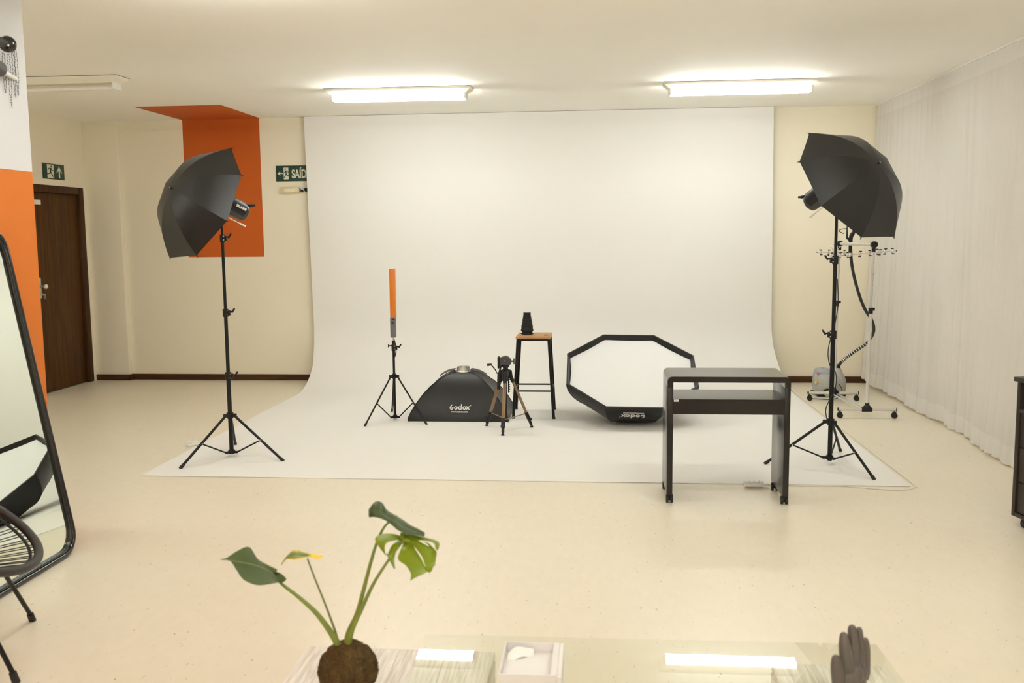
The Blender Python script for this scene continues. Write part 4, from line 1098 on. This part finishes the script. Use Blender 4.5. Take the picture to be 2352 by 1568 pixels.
# ------------------------------------------------------------------ dark drawer unit by the curtain
def drawer_unit():
    o = V((2.094, 4.905, 0)); d = V((.23, -.973, 0)).normalized(); s = V((-d.y, d.x, 0))       # d along the front, s into the unit
    if s.x < 0: s = -s
    W_, Dp, zt, z0 = .42, .38, .765, .055
    t = thing('drawer_unit', (o.x, o.y, 0), 'dark brown drawer unit on casters in front of the white curtain', 'cabinet')
    R = Matrix((d, s, V((0, 0, 1)))).transposed()
    def B(mb, a0, a1, b0, b1, z_0, z_1, bev=.0015):
        c = o+d*((a0+a1)/2)+s*((b0+b1)/2)+V((0, 0, (z_0+z_1)/2)); mb.box(c, (a1-a0, b1-b0, z_1-z_0), rot=R, bev=bev); return mb
    B(MB(), -.012, W_+.012, -.014, Dp, zt-.022, zt).build('unit_top', M_cab, t)
    c = MB(); B(c, 0, .026, 0, Dp, z0, zt-.022); B(c, W_-.026, W_, 0, Dp, z0, zt-.022); B(c, .026, W_-.026, Dp-.015, Dp, z0, zt-.022); B(c, .026, W_-.026, .0, Dp-.015, z0, z0+.02); B(c, .026, W_-.026, 0, Dp-.015, .588, .606); c.build('carcass', M_cab, t)
    zs = [z0+.024, .235, .412, .585]
    for za, zb in zip(zs, zs[1:]):
        dr = B(MB(), .031, W_-.031, .006, .022, za+.002, zb-.003); dr = dr.build('drawer', M_cab, t)
        B(MB(), .14, .28, -.014, .006, (za+zb)/2+.03, (za+zb)/2+.04).build('handle', M_steel, dr)
    for a in (.05, W_-.05):
        for b in (.05, Dp-.05):
            p = o+d*a+s*b; k = MB(); k.cyl((p.x, p.y, .03), (p.x, p.y, z0), .008); k.ell((p.x, p.y, .032), (.018, .018, .018)); k = k.build('caster', M_blackp, t)
            for e in (-.012, .012): MB().cyl(V((p.x, p.y, .0225))+s*(e-.005), V((p.x, p.y, .0225))+s*(e+.005), .0222, seg=20).build('wheel', M_rubber, k)
drawer_unit()

# ------------------------------------------------------------------ glass coffee table on whitewashed crates
def crate(x0, x1, y0, y1, zt, label, along_y=True):
    t = thing('wooden_crate', ((x0+x1)/2, (y0+y1)/2, 0), label, 'crate', 'whitewashed crates under the glass')
    n = 4 if along_y else 5
    for k in range(n):
        if along_y:
            w_ = (x1-x0)/n; MB().bb(x0+w_*k+.0004, x0+w_*(k+1)-.0004, y0, y1, zt-.018, zt, bev=.002).build('top_plank', M_white_wood, t)
        else:
            w_ = (y1-y0)/n; MB().bb(x0, x1, y0+w_*k+.0004, y0+w_*(k+1)-.0004, zt-.018, zt, bev=.002).build('top_plank', M_white_wood, t)
    for side, (a, b, c, d) in dict(far=(x0, x1, y1-.016, y1), near=(x0, x1, y0, y0+.016), l=(x0, x0+.016, y0+.016, y1-.016), r=(x1-.016, x1, y0+.016, y1-.016)).items():
        for k in range(4):
            z = .004+(zt-.022)/4*k; MB().bb(a, b, c, d, z, z+(zt-.022)/4-.008, bev=.002).build('side_plank', M_white_wood, t)
    return t
crate(-.908, -.3165, 1.93, 2.774, .2225, 'whitewashed wooden crate under the plant, half covered by the glass top')
crate(.513, .846, 1.93, 2.757, .2225, 'whitewashed wooden crate under the glass top below the grey hand', along_y=False)
g = MB(); g.prism([(-.553, 2.865, .2240), (.854, 2.887, .2240), (.888, 1.87, .2240), (-.519, 1.87, .2240)], (0, 0, .008))
tag(g.build('glass_tabletop', M_glass, smooth=False), 'clear glass tabletop resting on whitewashed crates, reflecting the ceiling lights', 'tabletop')

# ------------------------------------------------------------------ plant in a moss ball
def plant():
    BC = V((-.690, 2.452, .3055)); r = .0803
    t = thing('monstera_plant', (BC.x, BC.y, .2225), 'young monstera with four leaves growing from a brown moss ball', 'plant')
    bm = bmesh.new(); bmesh.ops.create_icosphere(bm, subdivisions=6, radius=r)
    for v_ in bm.verts:
        n = v_.co.normalized(); k = noise.fractal(n*5, 1, 2, 5)*.055+noise.noise(n*22)*.03+noise.noise(n*60)*.018
        v_.co = n*r*(1+k); v_.co.z *= .98
        v_.co.x *= 1.02
    mb = MB(); mb.bm.free(); mb.bm = bm; bmesh.ops.translate(bm, vec=BC, verts=bm.verts)
    ball = mb.build('moss_ball', M_moss, t, angle=180)
    fb = MB(); rnd = random.Random(5)
    for _ in range(900):
        n = V((rnd.gauss(0, 1), rnd.gauss(0, 1), rnd.gauss(0, 1))).normalized()
        if n.z < -.85: continue
        p = BC+n*r*.99; tv = n.cross(V((rnd.gauss(0, 1), rnd.gauss(0, 1), rnd.gauss(0, 1)))).normalized(); L = rnd.uniform(.007, .019)
        fb.tube([p, p+tv*L*.5+n*.0022, p+tv*L+n*rnd.uniform(-.001, .003)], .00035, seg=3)
    fb = fb.build('coir_fibres', mat('coir_fibre', (.13, .08, .03), .9, var=.4, vscale=60), ball); fb['kind'] = 'stuff'
    Y = 2.452; G = 1.2          # G: how far the leaves reach towards and away, in plant sizes
    def stem(pix, rad, m=M_stem, dy=0):
        pts = smoothline([at(a, b, Y+c*G) for a, b, c in pix], 6); n = len(pts)
        rr = [G*rad[0]+G*(rad[1]-rad[0])*min(1, (k/(n-1))*1.0)**.6 for k in range(n)]
        return MB().tube(pts, rr, seg=10).build('stem', m, t)
    M_stem2 = mat('olive_stem', (.16, .17, .035), .5)
    stem([(783, 1492, 0), (760, 1452, -.005), (728, 1409, -.01), (690, 1374, -.015), (650, 1343, -.022), (633, 1326, -.026)], (.0098, .0026))
    stem([(779, 1480, .004), (765, 1435, .01), (745, 1382, .015), (722, 1325, .02), (706, 1282, .02)], (.0036, .0018), M_stem2)
    stem([(796, 1490, .0), (800, 1455, .0), (820, 1410, .005), (835, 1355, .012), (852, 1290, .02), (866, 1245, .03), (884, 1208, .035), (912, 1184, .04)], (.0085, .0022))
    stem([(800, 1488, -.004), (808, 1448, -.008), (832, 1395, -.012), (858, 1340, -.015), (893, 1285, -.02), (925, 1243, -.025)], (.0080, .0022))
    def leaf(stations, m, name='leaf', curl=.0, sub=7, edge=False):
        """stations: (left, mid, right) pixel triples with depth offsets"""
        rows = []; E_ = []
        L = smoothline([at(a, b, Y+c*G) for (a, b, c), _, _ in stations], 5); Mi = smoothline([at(a, b, Y+c*G) for _, (a, b, c), _ in stations], 5); Rr = smoothline([at(a, b, Y+c*G) for _, _, (a, b, c) in stations], 5)
        for l, mm, r_ in zip(L, Mi, Rr):
            row = []
            for k in range(sub): row.append(l.lerp(mm, k/sub)+V((0, -.003, .0025))*math.sin(PI*k/sub))
            for k in range(sub+1): row.append(mm.lerp(r_, k/sub)+V((0, -.003, .0025))*math.sin(PI*k/sub))
            rows.append(row)
        mb = MB(); mb.grid(rows)
        if edge:
            lay = mb.bm.verts.layers.float.new('edge'); nn = 2*sub+1
            for i, v_ in enumerate(mb.bm.verts):
                c_ = i % nn; rr_ = i//nn; e = max(0, (abs(c_-sub)/sub-.62)/.38); e = max(e, min(1, max(0, rr_/len(rows)-.62)/.12)); v_[lay] = min(1, e)
        o_ = mb.build(name, m, t, angle=180, solid=.0006)
        return o_
    # big dark leaf seen from above
    lf = leaf([((508, 1285, -.05), (508, 1285, -.05), (508, 1285, -.05)),
               ((522, 1280, -.05), (524, 1286, -.055), (527, 1286, -.06)),
               ((545, 1265, -.03), (555, 1293, -.045), (543, 1308, -.08)),
               ((572, 1256, .0), (585, 1298, -.03), (560, 1331, -.09)),
               ((592, 1283, .01), (607, 1306, -.02), (590, 1343, -.09)),
               ((617, 1298, .0), (624, 1314, -.01), (618, 1341, -.07)),
               ((637, 1308, -.0), (631, 1318, -.01), (640, 1337, -.05)),
               ((630, 1311, -.01), (640, 1316, -.02), (652, 1336, -.03)),
               ((637, 1314, -.02), (650, 1320, -.025), (658, 1329, -.025))], M_leafm)
    mid = MB().tube(smoothline([at(a, b, Y+c*G-.005) for a, b, c in ((524, 1286, -.058), (555, 1291, -.052), (585, 1297, -.042), (607, 1305, -.035), (624, 1314, -.03), (632, 1326, -.03))], 5), .0011, seg=6); mid.build('midrib', mat('pale_rib', (.20, .26, .08), .5), lf)
    # small yellow edged leaf
    leaf([((646, 1297, .0), (647, 1297, -.004), (648, 1297, -.01)),
          ((656, 1280, .01), (658, 1283, 0), (659, 1284, -.01)),
          ((672, 1264, .02), (676, 1275, 0), (677, 1286, -.03)),
          ((686, 1263, .02), (690, 1276, 0), (690, 1284, -.03)),
          ((700, 1268, .02), (702, 1277, .01), (704, 1281, -.02)),
          ((713, 1271, .02), (713, 1275, .01), (714, 1280, -.01)),
          ((728, 1273, .02), (728, 1277, .01), (728, 1283, 0)),
          ((742, 1276, .02), (742, 1277, .015), (742, 1278, .01))], M_leafy, edge=True)
    # rolled dark leaf at the top
    leaf([((848, 1188, -.01), (847, 1178, .0), (848, 1168, .02)),
          ((858, 1187, -.02), (857, 1170, -.01), (862, 1152, .02)),
          ((873, 1190, -.02), (874, 1175, -.01), (877, 1154, .02)),
          ((889, 1197, -.02), (890, 1185, .0), (889, 1171, .02)),
          ((902, 1207, -.02), (908, 1193, .0), (908, 1183, .02)),
          ((914, 1217, -.03), (925, 1206, -.0), (925, 1193, .02)),
          ((932, 1225, -.03), (940, 1213, -.0), (942, 1205, .02)),
          ((952, 1227, -.02), (956, 1221, .0), (960, 1214, .02)),
          ((975, 1232, -.01), (976, 1228, .0), (976, 1223, .01))], M_leafd)
    # bright split leaf: lobes fan out from one point, a single mesh
    lobes = [[((932, 1235, .0), (928, 1240, 0), (925, 1242, 0)), ((905, 1226, -.0), (908, 1236, -.01), (912, 1240, -.02)), ((878, 1226, -.0), (885, 1240, -.02), (890, 1245, -.03)), ((862, 1235, -.01), (872, 1250, -.03), (884, 1255, -.04)), ((867, 1250, -.02), (878, 1262, -.04), (885, 1270, -.05)), ((886, 1275, -.05), (887, 1274, -.05), (888, 1274, -.05))],
             [((918, 1240, 0), (924, 1242, 0), (930, 1245, 0)), ((900, 1252, -.02), (908, 1256, -.03), (914, 1258, -.03)), ((892, 1270, -.04), (900, 1275, -.05), (907, 1276, -.05)), ((888, 1273, -.05), (899, 1290, -.07), (906, 1292, -.07)), ((905, 1306, -.08), (906, 1306, -.08), (908, 1306, -.08))],
             [((928, 1246, 0), (936, 1244, 0), (946, 1243, 0)), ((920, 1262, -.03), (936, 1264, -.03), (952, 1258, -.02)), ((914, 1284, -.06), (938, 1288, -.06), (966, 1280, -.04)), ((932, 1298, -.08), (945, 1305, -.08), (975, 1298, -.06)), ((944, 1318, -.10), (950, 1322, -.10), (981, 1312, -.07)), ((942, 1334, -.11), (944, 1332, -.11), (960, 1323, -.10))],
             [((936, 1242, 0), (946, 1240, 0), (958, 1240, 0)), ((952, 1256, -.02), (964, 1254, -.02), (980, 1252, -.01)), ((968, 1276, -.04), (980, 1274, -.04), (996, 1262, -.02)), ((976, 1296, -.06), (988, 1296, -.05), (1001, 1284, -.03)), ((982, 1313, -.07), (992, 1306, -.06), (997, 1298, -.05)), ((988, 1314, -.07), (992, 1310, -.07), (993, 1303, -.06))],
             [((970, 1242, 0), (980, 1245, 0), (985, 1248, 0)), ((985, 1252, -.01), (995, 1262, -.01), (1002, 1266, -.0)), ((992, 1272, -.02), (998, 1280, -.02), (1001, 1282, -.01)), ((996, 1290, -.03), (998, 1297, -.03), (999, 1300, -.03))],
             [((926, 1238, 0), (930, 1234, .0), (934, 1226, .01)), ((922, 1232, .01), (940, 1228, .01), (955, 1228, .02)), ((940, 1242, .0), (968, 1236, .01), (985, 1236, .02)), ((968, 1240, -.0), (990, 1240, .01), (1000, 1240, .02)), ((995, 1246, -.01), (1002, 1246, 0), (1009, 1247, .01)), ((1000, 1258, -.02), (1005, 1256, -.02), (1008, 1256, -.01)), ((1004, 1264, -.03), (1005, 1264, -.03), (1006, 1262, -.03))],
             [((920, 1222, .01), (928, 1224, .01), (936, 1228, .01)), ((918, 1238, 0), (930, 1240, 0), (944, 1242, 0)), ((925, 1247, 0), (932, 1248, 0), (940, 1248, 0))]]
    mb = MB()
    for k, lb in enumerate(lobes):
        L = smoothline([at(a, b, Y+c*G-k*.0014) for (a, b, c), _, _ in lb], 4); Mi = smoothline([at(a, b, Y+c*G-.005-k*.0014) for _, (a, b, c), _ in lb], 4); Rr = smoothline([at(a, b, Y+c*G-k*.0014) for _, _, (a, b, c) in lb], 4)
        mb.grid([[l, l.lerp(mm, .5), mm, mm.lerp(r_, .5), r_] for l, mm, r_ in zip(L, Mi, Rr)])
    mb.build('leaf', M_leafl, t, angle=180, solid=.0006)
    MB().lathe([(.009, 0), (.0085, .018), (.006, .03)], at(799, 1484, Y), (.1, 0, 1), 12).build('leaf_sheath', mat('pale_sheath', (.42, .42, .12), .6), t)
plant()

# ------------------------------------------------------------------ white box on the glass
def gift_box():
    x0, x1, y0, y1 = -.2736, -.1003, 2.464, 2.673; zb, zt = .2325, .302
    t = thing('white_box', ((x0+x1)/2, (y0+y1)/2, zb), 'open white cardboard box standing on the glass tabletop', 'box')
    a = MB()
    for bx_ in ((x0, x0+.004, y0, y1), (x1-.012, x1, y0-.010, y1), (x0+.004, x1-.004, y1-.004, y1), (x0+.004, x1-.004, y0, y0+.004)): a.bb(*bx_, zb, zt)
    a.bb(x0+.004, x1-.004, y0+.004, y1-.004, zb, zb+.003); a.build('walls', M_wht, t, smooth=False, bevel=.0008)
    MB().bb(x0+.0045, x1-.030, y0+.0045, y1-.0045, zb+.02, zb+.043).build('insert', M_wht, t, smooth=False)
    MB().bb(x1-.0295, x1-.0125, y0+.0045, y1-.0045, zb+.02, zt+.0005).build('ledge', M_wht, t, smooth=False)
    g = MB(); rows = []
    for i in range(9):
        u_ = i/8; row = []
        for j in range(5):
            v_ = j/4; row.append((x0+.010+u_*.075, y1-.024-.055*v_*(1-.55*u_)+.014*u_, zb+.044+.020*math.sin(PI*u_*.9)*(1-v_)**1.0+.004*math.sin(u_*7+v_*4)))
        rows.append(row)
    g.grid(rows); tag(g.build('tissue_paper', M_tissue, None, angle=180, solid=.0006), 'curled piece of white tissue lying inside the open white box', 'tissue')
gift_box()

# ------------------------------------------------------------------ grey display hand
def display_hand():
    Y = 2.416; G = 1.208
    def q(px, py, dy=0): return at(px, py, Y+dy*G)
    t = thing('display_hand', q(1953, 1568)*1.0, 'matte grey sculpted hand with upright fingers standing on the glass tabletop', 'hand sculpture')
    t.location.z = .232
    mb = MB()
    def dig(pts, rads, flat=.8):
        rads = [G*x for x in rads]
        P = smoothline([q(*p) for p in pts], 5); n = len(P)
        R = []
        for k in range(n):
            f = k/(n-1)*(len(rads)-1); i = min(int(f), len(rads)-2); R.append(rads[i]+(rads[i+1]-rads[i])*(f-i))
        mb.tube(P, R, seg=14); mb.ell(P[-1], (R[-1],)*3, u=14, v=10); mb.ell(P[0], (R[0],)*3, u=14, v=10)
    # thumb, index, middle, ring, little finger
    dig([(1940, 1600, .002), (1927, 1572, -.008), (1922, 1535, -.016), (1920, 1513, -.016)], [.0150, .0148, .0135, .0098])
    dig([(1946, 1545, 0), (1943, 1515, -.004), (1940, 1482, -.002), (1938, 1460, .002)], [.0140, .0140, .0130, .0090])
    dig([(1963, 1542, .008), (1961, 1512, .012), (1959, 1472, .014), (1957, 1443, .016)], [.0118, .0118, .0116, .0090])
    dig([(1977, 1540, .020), (1976, 1512, .026), (1975, 1475, .030), (1973, 1447, .032)], [.0100, .0100, .0098, .0078])
    dig([(1989, 1545, .026), (1990, 1520, .034), (1990, 1490, .038), (1988, 1470, .040)], [.0090, .0090, .0086, .0066])
    for (px, py, dy, r) in ((1950, 1557, -.002, .0215), (1963, 1549, .004, .0200), (1975, 1546, .012, .0175), (1985, 1553, .022, .0110), (1950, 1588, 0, .0265), (1970, 1582, .008, .0240), (1956, 1615, .008, .029), (1966, 1640, .010, .027)):
        mb.ell(q(px, py, dy), (r*G, r*.8*G, r*1.05*G), u=16, v=12)
    w0 = q(1960, 1640, .01); mb.tube([w0, V((w0.x, w0.y, .28)), V((w0.x, w0.y, .2335))], [.031, .032, .040], seg=20)
    o_ = mb.build('hand_body', M_hand, t, angle=180)
    md = o_.modifiers.new('merge', 'REMESH'); md.mode = 'VOXEL'; md.voxel_size = .0022; md.use_smooth_shade = True
    md = o_.modifiers.new('soften', 'SMOOTH'); md.factor = .5; md.iterations = 4
display_hand()
